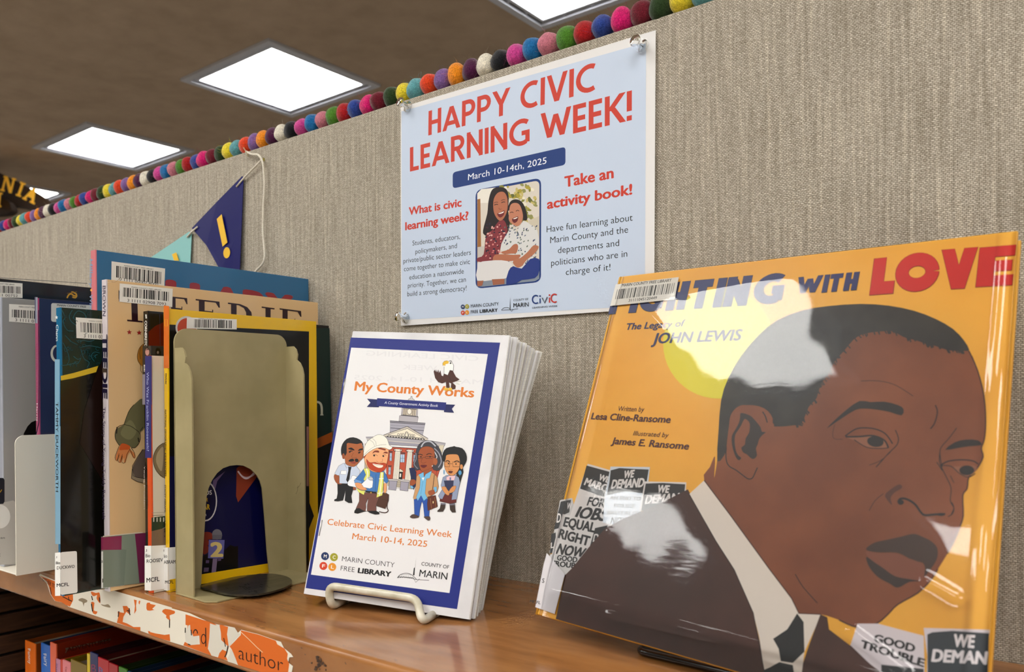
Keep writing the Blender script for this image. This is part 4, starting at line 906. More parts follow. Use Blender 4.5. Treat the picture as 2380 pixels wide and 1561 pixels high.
# ---------------------------------------------------------------- stack of activity booklets on a white wire easel
O = V((-.5104, -.1683, 1.0606)); A = V((.9512, .3028, -.0590)).normalized(); B = V((-.0247, .2655, .9638)); B = (B-A*B.dot(A)).normalized(); NN = A.cross(B)
wht = noisy(mat('#dcdcde', .6, name='booklet_paper'), '#d7d7d9', '#e4e4e6', 30)
edge = noisy(mat('#d6d4ce', .8, name='booklet_page_edges'), '#cfcdc7', '#f2f1ed', 1, 2, 0, .001, (60, 60, 9000))
blue = mat('#2a3a8c', .45, .1, name='booklet_blue')
BW, BH = .1397, .2159
rb = random.Random(11); d = 0.0
NB = 17
for i in range(NB):
    th = .00165+rb.uniform(-.0001, .00025); jx, jz = (0, 0) if i == 0 else (rb.uniform(-.0008, .0008), rb.uniform(-.0004, .0015)+(.0005 if i > 9 else 0))
    fan = .00006*i*i; rot = -.0006*i
    lb = ('front activity booklet showing its printed cover, standing on the white wire easel' if i == 0 else
          'rearmost white folded booklet of the stack, nearest the fabric panel' if i == NB-1 else 'white edged folded activity booklet, %s from the front of the stack' % ('second','third','fourth','fifth','sixth','seventh','eighth','ninth','tenth','eleventh','twelfth','thirteenth','fourteenth','fifteenth','sixteenth','seventeenth')[i-1])
    T = thing('activity_booklet', lb, 'booklet', tuple(O-NN*d), 'activity booklets on the wire easel')
    # bent leaf: the free edge springs outward toward the back of the pile
    nx, nz = 10, 6
    def pt(u, v_, n_, ex=0.0):
        curl = (u**2)*(.0012+.00085*i)*(1 if i else .6)+.00012*i*u
        bow = .004*math.sin(math.pi*v_)*u*(i/NB)
        x = jx+u*(BW+ex+.0006*(i % 3))-bow; z = jz+v_*(BH-.0004*(i % 2))+.0*(rot)*x
        lean = (v_-.5)*u*(.0016*i)*.6
        return O+A*(x+.35*curl*v_*1.0+lean*.8)+B*z-NN*(d+curl*(.55+.45*v_)*(1 if i else 0)+n_)
    def leaf(name, n0, n1, m, ex=0.0, u0=0.0):
        v, f = [], []
        for n_ in (n0, n1):
            for b in range(nz+1):
                for a in range(nx+1): v.append(pt(u0+(1-u0)*a/nx, b/nz, n_, ex))
        K = (nx+1)*(nz+1)
        for b in range(nz):
            for a in range(nx):
                k = b*(nx+1)+a; f += [(k, k+1, k+nx+2, k+nx+1), (K+k, K+k+nx+1, K+k+nx+2, K+k+1)]
        for a in range(nx):
            f += [(a, K+a, K+a+1, a+1), (nz*(nx+1)+a, nz*(nx+1)+a+1, K+nz*(nx+1)+a+1, K+nz*(nx+1)+a)]
        for b in range(nz):
            k0, k1 = b*(nx+1), (b+1)*(nx+1); f += [(k0, k1, K+k1, K+k0), (k0+nx, K+k0+nx, K+k1+nx, k1+nx)]
        return mesh(name, v, f, m, T)
    leaf('front_cover', 0, .00016, wht); leaf('page', .00020, th*.34, edge, rb.uniform(-.0006, .0011)); leaf('page', th*.36, th*.62, wht, rb.uniform(-.0012, .0009)); leaf('page', th*.64, th*.88, edge, rb.uniform(-.001, .0014)); leaf('back_cover', th*.90, th*.97, wht, rb.uniform(-.0003, .0006))
    # blue printed fold at the spine
    sv = [O+A*(jx-.00025)+B*(jz+k)-NN*(d+n_) for k in (.006, BH-.006) for n_ in (.0, th*.97)]
    if i: mesh('spine_fold', sv, [(0, 1, 3, 2)], blue, T)
    if i == 0: T0 = T
    d += th*1.02
BACKD = d
pr = Print(O, NN, .5, base=5e-5, step=1.5e-6)
BL = '#28388b'
pr.poly([(815.5,784),(1162.5,796),(1062.3,1415),(710.5,1366)], BL); pr.poly([(816.4,807.5),(1134,822.5),(1044.6,1377.5),(722.8,1334.7)], '#e6e6e7')
c4 = (680, 740, 3.393); pr.crop(*c4)
def ghost(t, a, b, c):   # print from the next page showing through, mirrored
    pr.txt(t, b, a, (b[0]+c[0]-a[0], b[1]+c[1]-a[1]), '#dfdfe1', .01)
ghost('CIVIC LEARNING', (580,290), (1465,335), (582,248)); ghost('WEEK', (865,400), (1140,412), (867,360)); ghost('MARCH 10-14, 2025', (485,480), (1500,520), (487,440))
OG = '#d98637'
pr.txt('My County Works', (486,566), (1430,621), (497,492), OG, .03)
# courthouse
LN = '#2b2a30'
def outlined(pts, c, w=3): pr.poly(pts, c); pr.line(pts, w, LN, closed=True)
outlined([(905,655),(915,635),(930,630),(935,612),(942,612),(945,630),(960,640),(968,660)], '#cfccc9')
outlined([(862,702),(988,715),(985,770),(990,778),(985,822),(838,808),(845,765),(858,762)], '#b9b5ba'); outlined([(873,710),(977,718),(973,768),(868,758)], '#c9bfae'); pr.ell(922, 733, 17, 22, '#e8e3d8'); pr.line(arcp(922, 733, 17, 22, 0, 360), 3, LN)
for x in (882, 896, 950, 964): pr.line([(x,712),(x-3,764)], 4, '#6b5d52')
pr.line([(855,762),(992,775)], 5, LN)
outlined([(770,812),(1046,832),(1027,918),(768,895)], '#aeacb7'); outlined([(768,805),(1048,824),(1045,838),(768,818)], '#8e8c94'); pr.line([(772,862),(1036,884)], 4, LN); pr.line([(772,840),(1040,860)], 2, '#77757e')
outlined([(578,935),(718,930),(1068,960),(1207,983),(1200,1000),(1185,1018),(600,985)], '#b1aeb4'); pr.poly([(735,955),(1180,995),(1175,1020),(740,985)], '#a4a2ad'); pr.line([(585,950),(1195,1000)], 4, '#e3dccb')
outlined([(718,918),(905,850),(1068,945),(1066,962),(722,930)], '#cdc6ba', 4); outlined([(752,918),(906,866),(1036,944)], '#e9e3d1', 4)
for k in range(14): x = 745+22*k; pr.poly([(x,925+k*1.7),(x+12,926+k*1.7),(x+12,934+k*1.7),(x,933+k*1.7)], LN); pr.lv -= .5*pr.step
pr.line(arcp(900, 918, 14, 25, 0, 360), 4, LN); pr.line(arcp(900, 918, 7, 17, 0, 360), 2, LN)
for x in (835, 855, 872, 925, 942, 958): pr.line(arcp(x, 920+(x-900)*.07, 7, 16 - abs(x-898)*.1, 0, 360), 3, LN)
pr.poly([(735,1010),(1165,1035),(1160,1200),(1140,1270),(740,1262)], '#bf5c3f'); pr.line([(735,1010),(1165,1035)], 5, LN)
pr.poly([(570,985),(600,985),(605,1230),(565,1230)], '#b9b0a2'); outlined([(1155,1000),(1195,1003),(1180,1060),(1150,1060)], '#d7cfba'); outlined([(1140,1150),(1155,1100),(1160,1200),(1130,1270)], '#bf5c3f')
for wx, wy, ww, wh in ((767,1060,18,62), (758,1172,18,58), (851,1070,34,64), (955,1075,16,60)):
    outlined([(wx-6,wy-14),(wx+ww+6,wy-12),(wx+ww+4,wy-4),(wx-4,wy-6)], '#5d4748', 2); outlined([(wx,wy),(wx+ww,wy+1),(wx+ww-2,wy+wh),(wx-2,wy+wh-1)], '#b7cbe0'); pr.line([(wx+ww/2,wy),(wx+ww/2-1,wy+wh)], 2.5, '#5c6b80'); pr.line([(wx,wy+wh*.5),(wx+ww,wy+wh*.5)], 2.5, '#5c6b80')
outlined([(832,1200),(850,1184),(874,1202),(872,1210),(832,1208)], '#e0d8c6'); outlined([(836,1210),(868,1212),(864,1266),(832,1264)], '#201d1f'); pr.poly([(846,1222),(858,1222),(856,1250),(844,1250)], '#d9d5cc')
pr.poly([(745,1262),(970,1280),(950,1345),(750,1320)], '#bdb4a1')
for k in range(5): pr.line([(760,1275+k*14),(950,1288+k*14)], 2, '#6e665c')
for (x0, x1, y0, y1, b0, b1) in ((805, 852, 1045, 1270, 790, 830), (902, 946, 1050, 1275, 885, 925)):
    outlined([(x0+5,y0),(x1,y0+2),(b1+8,y1),(b0,y1)], '#e6e1d5'); 
    for k in range(4): pr.line([(x0+13+8*k,y0+8),(b0+9+8*k,y1-4)], 2, '#a39d92')
    outlined([(x0-4,y0-18),(x1+12,y0-14),(x1+4,y0+4),(x0+2,y0)], '#e6e1d5'); pr.line(arcp(x0+1, y0-8, 8, 9, 0, 330, 10), 4, LN); pr.line(arcp(x1+6, y0-5, 8, 9, 0, 330, 10), 4, LN)
outlined([(765,1268),(828,1272),(815,1355),(758,1348)], '#a9a6b3'); outlined([(760,1264),(832,1268),(830,1282),(760,1278)], '#cdc9c8'); outlined([(855,1275),(918,1280),(910,1360),(848,1353)], '#a9a6b3'); outlined([(850,1270),(922,1276),(920,1290),(850,1284)], '#cdc9c8')
# ribbon
RB = '#22317f'
pr.poly([(588,632),(690,640),(682,700),(586,697),(615,664)], '#1b2767'); pr.poly([(1195,675),(1284,680),(1257,712),(1275,743),(1195,738)], '#1b2767'); pr.poly([(668,628),(1213,662),(1205,724),(665,690)], RB)
pr.txt('A County Government Activity Book', (725,672), (1146,697), (727,651), '#e4e7f2', 0, .15)
# eagle
EB = '#552d1e'
pr.poly([(1195,430),(1225,448),(1240,410),(1262,408),(1290,460),(1318,480),(1300,492),(1262,505),(1288,530),(1285,555),(1262,560),(1248,545),(1252,512),(1235,505),(1242,548),(1212,550),(1210,500),(1180,512),(1150,502),(1125,470),(1113,418),(1122,403),(1130,420),(1131,400),(1141,425),(1150,402),(1155,430),(1166,408),(1176,450),(1188,455)], EB)
pr.line([(1232,455),(1250,490),(1300,488)], 3, '#2c1510'); pr.poly([(1290,495),(1330,492),(1332,506),(1305,532),(1285,520)], '#e9e9e6'); pr.line([(1292,500),(1330,495)], 2, LN); pr.line([(1292,512),(1318,520)], 2, LN)
pr.poly([(1196,380),(1195,435),(1225,447),(1242,408),(1268,412),(1272,370),(1256,342),(1230,336),(1206,350)], '#efefec'); pr.line([(1196,380),(1195,435),(1225,447),(1242,408),(1268,412),(1272,370),(1256,342),(1230,336)], 3, LN)
pr.poly([(1186,372),(1185,352),(1198,336),(1222,332),(1240,345),(1228,356),(1208,360),(1204,376),(1196,368)], '#e2bb3c'); pr.line([(1186,372),(1185,352),(1198,336),(1222,332)], 2, LN); pr.ell(1247, 352, 7, 6, '#22201f'); pr.ell(1236, 345, 5, 5, '#f4f4f0'); pr.line([(1240,332),(1258,336)], 4, LN)
for x in (1203, 1218, 1238, 1250): pr.ell(x, 557, 9, 12, '#e2bb3c'); pr.lv -= .5*pr.step
# people, left pair
cL = (760, 980, 6.505); pr.crop(*cL); pr.lv = 3.2e-4
def o2(pts, c, w=3.5, sm=0, ln='#241a18'):
    q = catmull(pts, sm) if sm else pts; pr.poly(q, c); pr.line(q, w, ln, closed=True)
o2([(160,930),(400,930),(400,1010),(370,1120),(385,1225),(330,1225),(272,1190),(285,1030),(245,1185),(170,1200),(112,1195),(115,1175),(150,1160),(165,1080)], '#1b1c1f')
o2([(115,795),(185,815),(190,880),(235,935),(165,940),(115,870)], '#a8633c', 3, 2); o2([(395,985),(440,995),(440,1030),(400,1030)], '#a8633c', 3)
o2([(255,625),(180,665),(120,780),(150,805),(190,810),(190,930),(330,935),(470,930),(505,740),(440,660),(330,640)], '#c9d3e3')
pr.line([(190,810),(215,740)], 3, LN); pr.line([(265,625),(300,700),(335,672)], 4, LN); pr.poly([(325,680),(375,680),(360,740),(345,860),(315,915),(292,880),(325,740)], '#191a1d')
o2([(215,738),(298,738),(292,795),(210,790)], '#f0f1f2', 3)
o2([(365,860),(380,820),(410,810),(450,830),(520,900),(520,990),(340,970),(315,930),(330,890)], '#eceef1', 3, 2)
o2([(275,560),(290,640),(400,680),(460,640),(500,590),(545,540),(552,430),(535,350),(500,300),(300,310),(240,450),(235,520)], '#b06d42', 4, 3)
o2([(262,520),(300,470),(300,330),(360,322),(460,335),(535,320),(552,400),(548,330),(500,270),(400,235),(300,260),(235,340),(215,430),(225,510),(240,480)], '#222124', 3, 2)
pr.ell(252, 520, 20, 42, '#a8633c'); pr.line([(240,500),(262,520),(255,560)], 3, LN)
pr.poly([(330,400),(375,390),(420,425),(400,432),(330,412)], '#1b1512', 3); pr.poly([(472,440),(495,410),(540,402),(540,425),(500,436)], '#1b1512', 3)
pr.poly([(330,455),(355,435),(390,440),(385,450),(365,448),(350,470)], '#1b1512', 2); pr.poly([(472,470),(490,450),(515,450),(505,468),(490,480)], '#1b1512', 2)
pr.line([(405,470),(375,530),(420,548),(455,535)], 4, '#6b3420', 3); pr.poly([(355,610),(400,600),(445,610),(425,635),(385,632)], '#9b4a3e', 3)
pr.poly([(328,590),(360,562),(400,560),(415,590),(385,600),(345,602)], '#191513', 3); pr.poly([(425,590),(430,562),(465,558),(482,590),(465,608),(440,605)], '#191513', 3)
# hard-hat figure
o2([(490,1060),(640,1075),(800,1075),(790,1180),(745,1260),(750,1350),(700,1360),(610,1350),(615,1210),(625,1150),(590,1240),(600,1350),(540,1360),(440,1310),(490,1200)], '#7b5349', 4)
pr.poly([(585,1350),(598,1340),(610,1352),(600,1240),(625,1170)], '#e3e3e4')
o2([(445,1310),(420,1345),(415,1375),(470,1385),(545,1360),(585,1352),(540,1335),(490,1305)], '#161618', 3); o2([(612,1350),(680,1345),(745,1345),(795,1370),(795,1395),(730,1400),(650,1375)], '#161618', 3)
o2([(805,1110),(870,1060),(940,1100),(935,1190),(885,1315),(750,1270),(760,1220)], '#5b3a29', 4); pr.line([(795,1160),(920,1190)], 3, '#33201a'); pr.line([(930,1120),(910,1290),(930,1340),(880,1375),(790,1355)], 13, '#4a2a22', 3)
o2([(860,930),(905,930),(905,1040),(885,1085),(860,1060)], '#e3a777', 3)
o2([(560,710),(500,790),(412,890),(430,925),(530,930),(590,880),(580,1040),(750,1060),(850,1040),(860,890),(900,930),(935,900),(900,800),(860,740),(760,720),(640,690)], '#4b82bd', 4)
o2([(425,860),(530,900),(520,930),(418,925)], '#7aa6d6', 3); pr.line([(745,790),(735,1050)], 3, LN)
o2([(430,920),(520,930),(535,960),(600,1010),(600,1030),(520,1030),(450,990)], '#e3a777', 3, 2)
o2([(555,710),(640,695),(655,760),(650,840),(570,890),(555,870),(590,800)], '#dfe07c', 3); o2([(810,760),(862,760),(855,960),(840,1110),(750,1145),(775,1000),(795,860)], '#dfe07c', 3); o2([(445,1000),(520,1040),(580,1040),(560,1105),(480,1060)], '#dfe07c', 3)
pr.line([(600,705),(620,790),(600,870)], 12, '#ecefe8', 3); pr.line([(835,765),(815,1000),(795,1115)], 13, '#ecefe8'); pr.line([(790,860),(860,855)], 10, '#ecefe8'); pr.line([(765,1080),(845,1075)], 10, '#ecefe8'); pr.line([(585,1050),(750,1075)], 22, '#1d1b1b'); pr.poly([(660,1060),(680,1062),(678,1082),(658,1080)], '#c9a24a')
o2([(525,940),(640,830),(700,900),(690,990),(650,1008),(560,990)], '#eceef1', 3); pr.ell(665, 858, 40, 30, '#c4c8cf', 35); pr.line(arcp(665, 858, 36, 22, 0, 360), 4, LN)
o2([(565,560),(590,640),(640,720),(740,765),(850,740),(905,640),(935,470),(920,400),(780,380),(640,440),(575,530)], '#e9b184', 4, 3)
o2([(600,560),(640,610),(690,615),(730,610),(790,630),(850,620),(905,640),(880,720),(800,765),(700,740),(640,700),(610,640)], '#bf4e24', 3, 2); pr.poly([(690,630),(740,640),(850,655),(835,690),(780,695),(720,665)], '#f0e6d8', 2); pr.line([(690,630),(760,655),(855,652)], 3, '#6b2a18', 3)
pr.line([(560,545),(600,470),(640,450)], 26, '#a34c2e'); pr.line([(780,395),(890,425)], 24, '#8e4029')
pr.poly([(690,480),(720,440),(780,435),(790,465),(730,460)], '#8a3d22', 3); pr.poly([(850,480),(880,452),(920,460),(920,480),(870,475)], '#8a3d22', 3)
pr.ell(718, 510, 14, 14, '#201715'); pr.line([(700,502),(730,490),(770,515)], 4, '#201715', 3); pr.ell(856, 520, 13, 13, '#201715'); pr.line([(840,510),(880,498),(900,512)], 4, '#201715', 3); pr.line([(755,590),(780,615),(840,600),(840,560)], 4, '#9a5c3c', 3)
o2([(560,525),(580,510),(650,450),(760,395),(880,395),(950,425),(995,385),(945,350),(915,260),(850,205),(770,195),(690,240),(620,290),(570,380),(555,470)], '#eeece2', 4, 2)
pr.line([(640,270),(700,310),(725,370)], 4, '#8d8b84', 3); pr.line([(690,250),(740,300),(745,355)], 4, '#8d8b84', 3); pr.line([(565,500),(650,420),(760,360),(900,345)], 4, '#8d8b84', 3)
# right pair
cR = (930, 980, 6.505); pr.crop(*cR); pr.lv = 3.2e-4
o2([(210,1130),(320,1120),(410,1150),(450,1300),(440,1430),(370,1430),(350,1240),(330,1205),(300,1330),(290,1425),(220,1400)], '#2f5fae', 4)
o2([(205,1395),(160,1420),(152,1440),(190,1458),(260,1450),(290,1430)], '#5d4a45', 3, 2); o2([(362,1435),(380,1430),(450,1430),(455,1480),(420,1488),(370,1450)], '#5d4a45', 3, 2)
o2([(140,700),(215,690),(245,760),(240,960),(205,1030),(180,920)], '#222a5a', 4); pr.line([(190,710),(215,940)], 3, '#10142f'); o2([(160,880),(210,870),(240,890),(240,930),(190,965),(150,960)], '#a45c34', 3, 2)
o2([(150,960),(190,970),(210,1000),(170,1010)], '#7fbde0', 3)
o2([(280,790),(250,830),(235,1000),(200,1150),(210,1175),(290,1150),(340,1100),(400,1150),(470,1120),(560,1060),(585,980),(560,830),(500,770),(400,750)], '#c9a074', 4)
o2([(280,800),(360,755),(480,745),(450,850),(400,860),(380,1080),(415,1150),(360,1195),(320,1110),(270,1195),(245,1140),(300,1000),(310,850)], '#7fbde0', 3); pr.poly([(330,845),(370,840),(350,890)], '#eef0f0'); pr.line([(345,900),(315,1100)], 3, '#3d6d92')
pr.line([(520,800),(505,940),(490,1030)], 9, '#4a2418'); o2([(430,1050),(520,1030),(530,1080),(480,1110),(440,1100)], '#a45c34', 3, 2); o2([(505,990),(555,980),(560,1040),(530,1070)], '#7fbde0', 3)
o2([(425,1130),(540,1110),(570,1280),(420,1345),(412,1240)], '#6b3420', 4); pr.line([(460,1150),(480,1340)], 4, '#b98a52'); pr.line([(525,1140),(545,1300)], 4, '#b98a52'); pr.poly([(495,1200),(510,1198),(510,1230),(495,1232)], '#e3cf9a')
o2([(200,650),(225,560),(240,450),(290,340),(380,290),(480,290),(560,350),(620,450),(650,580),(640,680),(580,735),(500,720),(480,660),(300,720),(240,730)], '#4a4a52', 4, 3)
pr.line([(320,380),(370,310),(460,300),(540,370)], 20, '#b9bbc4', 4); pr.line([(520,400),(590,480),(625,600),(580,690)], 16, '#9c9ea9', 4); pr.line([(240,470),(245,560),(215,640),(270,710)], 12, '#8d8f9a', 4); pr.line([(500,420),(560,520),(540,560)], 12, '#d3d4da', 3)
o2([(295,430),(340,385),(420,370),(500,400),(525,470),(520,600),(480,700),(380,750),(320,740),(285,640),(272,520)], '#a65e35', 4, 3); o2([(355,745),(475,700),(470,745),(390,790),(365,840)], '#a65e35', 3); pr.ell(535, 600, 32, 55, '#b16a3f'); pr.ell(490, 668, 8, 8, '#e9e9ef')
pr.line([(270,500),(300,490),(345,505)], 11, '#1d1714', 3); pr.line([(400,500),(440,480),(480,490)], 11, '#1d1714', 3); pr.ell(318, 530, 12, 10, '#1d1714'); pr.ell(456, 528, 13, 10, '#1d1714')
pr.line([(268,520),(270,552),(330,558),(350,540),(385,540),(395,556),(490,552),(495,525),(385,525),(378,540)], 5, '#1b1b1e'); pr.line([(495,530),(545,550)], 5, '#1b1b1e'); pr.line([(340,560),(320,600),(350,625),(400,608)], 5, '#7a3a1f', 3); pr.poly([(308,660),(350,650),(412,660),(370,695),(335,690)], '#6e2226', 3)
o2([(620,1230),(690,1240),(680,1300),(650,1355),(565,1358),(570,1340),(605,1310)], '#4b3c33', 4); o2([(750,1240),(830,1240),(835,1320),(845,1365),(790,1370),(760,1330)], '#4b3c33', 4); pr.poly([(615,1225),(690,1230),(690,1255),(615,1250)], '#7b7a86'); pr.poly([(750,1232),(830,1232),(830,1258),(752,1262)], '#7b7a86')
o2([(610,1140),(640,1090),(860,1100),(850,1220),(760,1238),(600,1200)], '#6f2a24', 4)
o2([(850,700),(940,640),(960,760),(920,890),(880,1040),(860,1000)], '#1d1c1f', 3)
o2([(700,810),(650,840),(620,960),(640,1020),(580,1120),(600,1160),(640,1170),(700,1050),(800,1050),(780,1180),(860,1170),(880,1050),(910,920),(890,840),(830,800)], '#98a3bb', 4)
o2([(665,890),(810,890),(800,1060),(780,1100),(690,1070),(680,950)], '#383c5e', 4); o2([(700,840),(740,815),(840,815),(820,885),(705,885)], '#e8c7cc', 3); pr.poly([(750,840),(775,840),(770,885),(752,885)], '#6f7faa')
o2([(630,985),(690,980),(720,1030),(750,1060),(740,1110),(700,1100),(650,1040)], '#d59a64', 3, 2); o2([(850,970),(790,980),(740,1050),(750,1080),(820,1050)], '#d59a64', 3, 2)
o2([(645,540),(650,470),(700,400),(800,375),(820,368),(850,380),(940,400),(1000,480),(1010,580),(970,660),(940,700),(900,640),(660,600)], '#1d1c1f', 3, 2)
o2([(690,560),(710,500),(840,490),(890,520),(910,640),(880,740),(810,810),(740,800),(690,730),(668,640)], '#d59a64', 4, 3); pr.ell(930, 680, 22, 36, '#d59a64'); pr.ell(908, 770, 24, 34, '#5d9fc9'); pr.line([(905,800),(903,825)], 4, '#5d9fc9'); pr.ell(667, 760, 9, 38, '#5d9fc9')
pr.line([(690,600),(720,585),(755,605)], 13, '#1d1714', 3); pr.line([(820,608),(860,590),(900,605)], 13, '#1d1714', 3); pr.ell(735, 632, 12, 10, '#1d1714'); pr.ell(848, 638, 12, 10, '#1d1714')
for x0, x1 in ((675, 755), (795, 905)): pr.line([(x0,608),(x1,612),(x1-5,680),(x0+8,678)], 7, '#2a1a17', closed=True)
pr.line([(755,635),(795,635)], 5, '#2a1a17'); pr.line([(735,700),(735,722),(800,725)], 4, '#9a5f38', 3); pr.poly([(728,750),(760,740),(802,750),(780,778),(745,775)], '#6b3a2e', 3)
# foot of the cover
c5b = (680, 1100, 3.387); pr.crop(*c5b); pr.lv = 7e-5
pr.txt('Celebrate Civic Learning Week', (272,402), (1253,504), (280,352), OG, .008); pr.txt('March 10-14, 2025', (468,515), (1057,578), (476,466), OG, .008)
for cx, cy, c, t in ((256,650,'#27406f','M'), (326,658,'#a9a637','C'), (243,727,'#d2502f','F'), (313,735,'#e09c34','L')):
    pr.ell(cx, cy, 31, 32, c, 0, 32); pr.txt(t, (cx-11, cy+12), (cx+12, cy+15), (cx-8, cy-16), '#f4f1ea', .01)
K_ = '#1b1c20'
pr.txt('MARIN COUNTY', (388,688), (800,739), (394,648), K_, -.008); pr.txt('FREE', (377,762), (486,776), (383,722), K_, -.008); pr.txt('LIBRARY', (512,780), (775,812), (518,740), K_, .05)
pr.poly([(975,655),(964,740),(960,800),(948,802),(955,745),(966,735)], K_); pr.line([(825,820),(850,795),(890,785),(930,792),(962,818),(975,832)], 4, K_, 4); pr.line([(825,820),(880,815),(940,824),(970,834),(1075,840)], 3.5, K_); pr.line([(955,825),(970,857),(1000,828)], 3, K_)
for k in range(7): pr.line(arcp(842+17*k, 818+k*1.3, 8, 9, 180, 360, 6), 3.5, K_)
for k in range(6): pr.line(arcp(852+17*k, 803-4*math.sin(k*.6), 7, 7, 180, 360, 6), 2, '#6a6a6e')
pr.txt('COUNTY OF', (1013,722), (1230,750), (1018,693), K_, .008); pr.txt('MARIN', (996,808), (1216,836), (1004,752), K_, .01)
ppo = pr.build('cover_print', T0)
stl = mat('#c3c3c6', .3, 0, 1, 'staple_steel')
def bp(px, py, h=.0004):
    d_ = ray(px, py); t = (O-CAM).dot(NN)/d_.dot(NN); return CAM+d_*t+NN*h
for a, b in (((415,475), (398,585)),): tube('staple', [bp(680+a[0]/3.393, 740+a[1]/3.393), bp(680+b[0]/3.393, 740+b[1]/3.393)], .0004, stl, T0, 6)
for a, b in (((235,365), (210,490)),): tube('staple', [bp(680+a[0]/3.387, 1100+a[1]/3.387), bp(680+b[0]/3.387, 1100+b[1]/3.387)], .0003, stl, T0, 6)
# white wire easel
wv = noisy(mat('#d3cfbe', .35, .3, name='white_vinyl_wire'), '#c4bfa9', '#dcd8c9', 80, 4)
T = thing('wire_easel', 'white vinyl coated wire easel holding the stack of activity booklets', 'easel', tuple(O))
r = .0031; zr = SH+r
FL, FR = on(769, 1409, 2, zr), on(981, 1444, 2, zr)
UL = bp(770, 1361, r+.0015); UR = bp(975, 1391, r+.0015)
bd = -NN.copy(); bd.z = 0; bd.normalize()
RR = on(1158, 1374, 2, zr); dep = (RR-FR).dot(bd); RR = FR+bd*dep; RL = FL+bd*dep
tube('front_loop', [FL+bd*.02, FL, UL, UR, FR, FR+bd*.02], r, wv, T, 14, .0075)
tube('runner', [FL+bd*.018, RL+V((0, 0, 0)), RL+V((0, 0, .055))-bd*.006+A*.004], r*.95, wv, T, 12, .007)
tube('runner', [FR+bd*.018, RR, RR+V((0, 0, .06))-bd*.007-A*.006], r*.95, wv, T, 12, .007)
tl = RL+V((0, 0, .052))-bd*.006+A*.004; tr_ = RR+V((0, 0, .057))-bd*.007-A*.006
kk = O+B*.16-NN*(BACKD+.022)
tube('back_support', [tl, kk+A*.045, kk+A*.085+B*.0, tr_], r*.95, wv, T, 12, .01)

# ---------------------------------------------------------------- large picture book on a black wire easel
O2 = V((-.3167, -.1277, 1.0621)); A2 = V((.9978, -.0666, -.0064)).normalized(); B2 = V((.0316, .3848, .9225)); B2 = (B2-A2*B2.dot(A2)).normalized(); N2 = A2.cross(B2)
def q2(px, py, h=0.0):
    d_ = ray(px, py); t = (O2-CAM).dot(N2)/d_.dot(N2); return CAM+d_*t+N2*h
BB = thing('large_picture_book', 'large orange-yellow sleeved picture book with a brown portrait, face out at right', 'book', tuple(O2))
cTL, cTR, cBR, cBL = q2(1443, 642), q2(2366, 535), q2(2283, 1728), q2(1248, 1427)
def board(name, h0, h1, m, ins=0.0, parent=BB):
    c = [cTL, cTR, cBR, cBL]; ce = sum(c, V())/4; c = [p+(ce-p).normalized()*ins for p in c]
    v = [p+N2*h0 for p in c]+[p+N2*h1 for p in c]
    o = mesh(name, v, [(3, 2, 1, 0), (4, 5, 6, 7), (0, 1, 5, 4), (1, 2, 6, 5), (2, 3, 7, 6), (3, 0, 4, 7)], m, parent); return bev(o, .0006)
YEL = '#dda337'
yel = noisy(mat(YEL, .4, 0, name='yellow_cover_print'), '#d9a436', '#e2b045', 12, 5)
board('front_cover', -.0026, -.0001, yel); board('back_cover', -.0125, -.0100, yel)
board('page_block', -.0099, -.0027, PAPER, .0035)
# rounded spine along the left edge
v, f = [], []
for P0 in (cBL, cTL):
    for k in range(9):
        a = math.pi*k/8; v.append(P0+N2*(-.0063+.0062*math.cos(a))-A2*(.0042*math.sin(a)))
mesh('spine', v, [(i, i+9, i+10, i+1) for i in range(8)]+[tuple(range(9)), tuple(range(9, 18))[::-1]], yel, BB, smooth=True)
bp5 = Print(O2, N2, .42, base=5e-5, step=1.5e-6)
c1 = (1240, 600, 3.393); c2 = (1240, 1040, 2.9967); c3 = (1780, 560, 3.1217); c4_ = (1780, 1040, 2.9967)
bp5.crop(*c1); bp5.ell(1458, 672, 436, 434, '#d8cf3c', 0, 48)
bp5.crop()
# generic profile portrait: skin, hair, collar, suit
skin = noisy(mat('#80492f', .42, name='brown_portrait_print'), '#7c482a', '#8c5534', 26, 6); hairm = noisy(mat('#2c2b27', .42, name='charcoal_hair_print'), '#211f1d', '#3a3833', 60, 5); suit = noisy(mat('#3b2623', .42, name='dark_brown_suit_print'), '#45291f', '#523228', 30, 4)
SKO = [(1660,1110),(1668,1060),(1675,960),(1700,880),(1760,800),(1850,740),(1960,722),(2080,740),(2200,775),(2252,815),(2272,860),(2287,920),(2291,980),(2288,1020),(2281,1042),(2285,1062),(2270,1090),(2252,1108),(2248,1135),(2238,1151),(2239,1198),(2230,1227),(2217,1258),(2202,1286),(2180,1322),(2164,1347),(2134,1377),(2087,1404),(2064,1427),(2040,1447),(2007,1458),(1980,1454),(1950,1440),(1907,1427),(1858,1426),(1830,1376),(1780,1312),(1700,1200),(1637,1118),(1650,1085),(1662,1060)]
bp5.poly(SKO, skin, 3); bp5.line([(2252,815),(2272,860),(2287,920),(2291,980),(2288,1020),(2281,1042),(2285,1062),(2270,1090),(2252,1108),(2248,1135),(2238,1151),(2239,1198),(2230,1227),(2217,1258),(2202,1286)], 3, '#3a1f18', 3)
bp5.line([(2180,1322),(2164,1347),(2134,1377),(2087,1404),(2064,1427),(2040,1447),(2007,1458),(1980,1454),(1950,1440)], 3, '#3a1f18', 3)
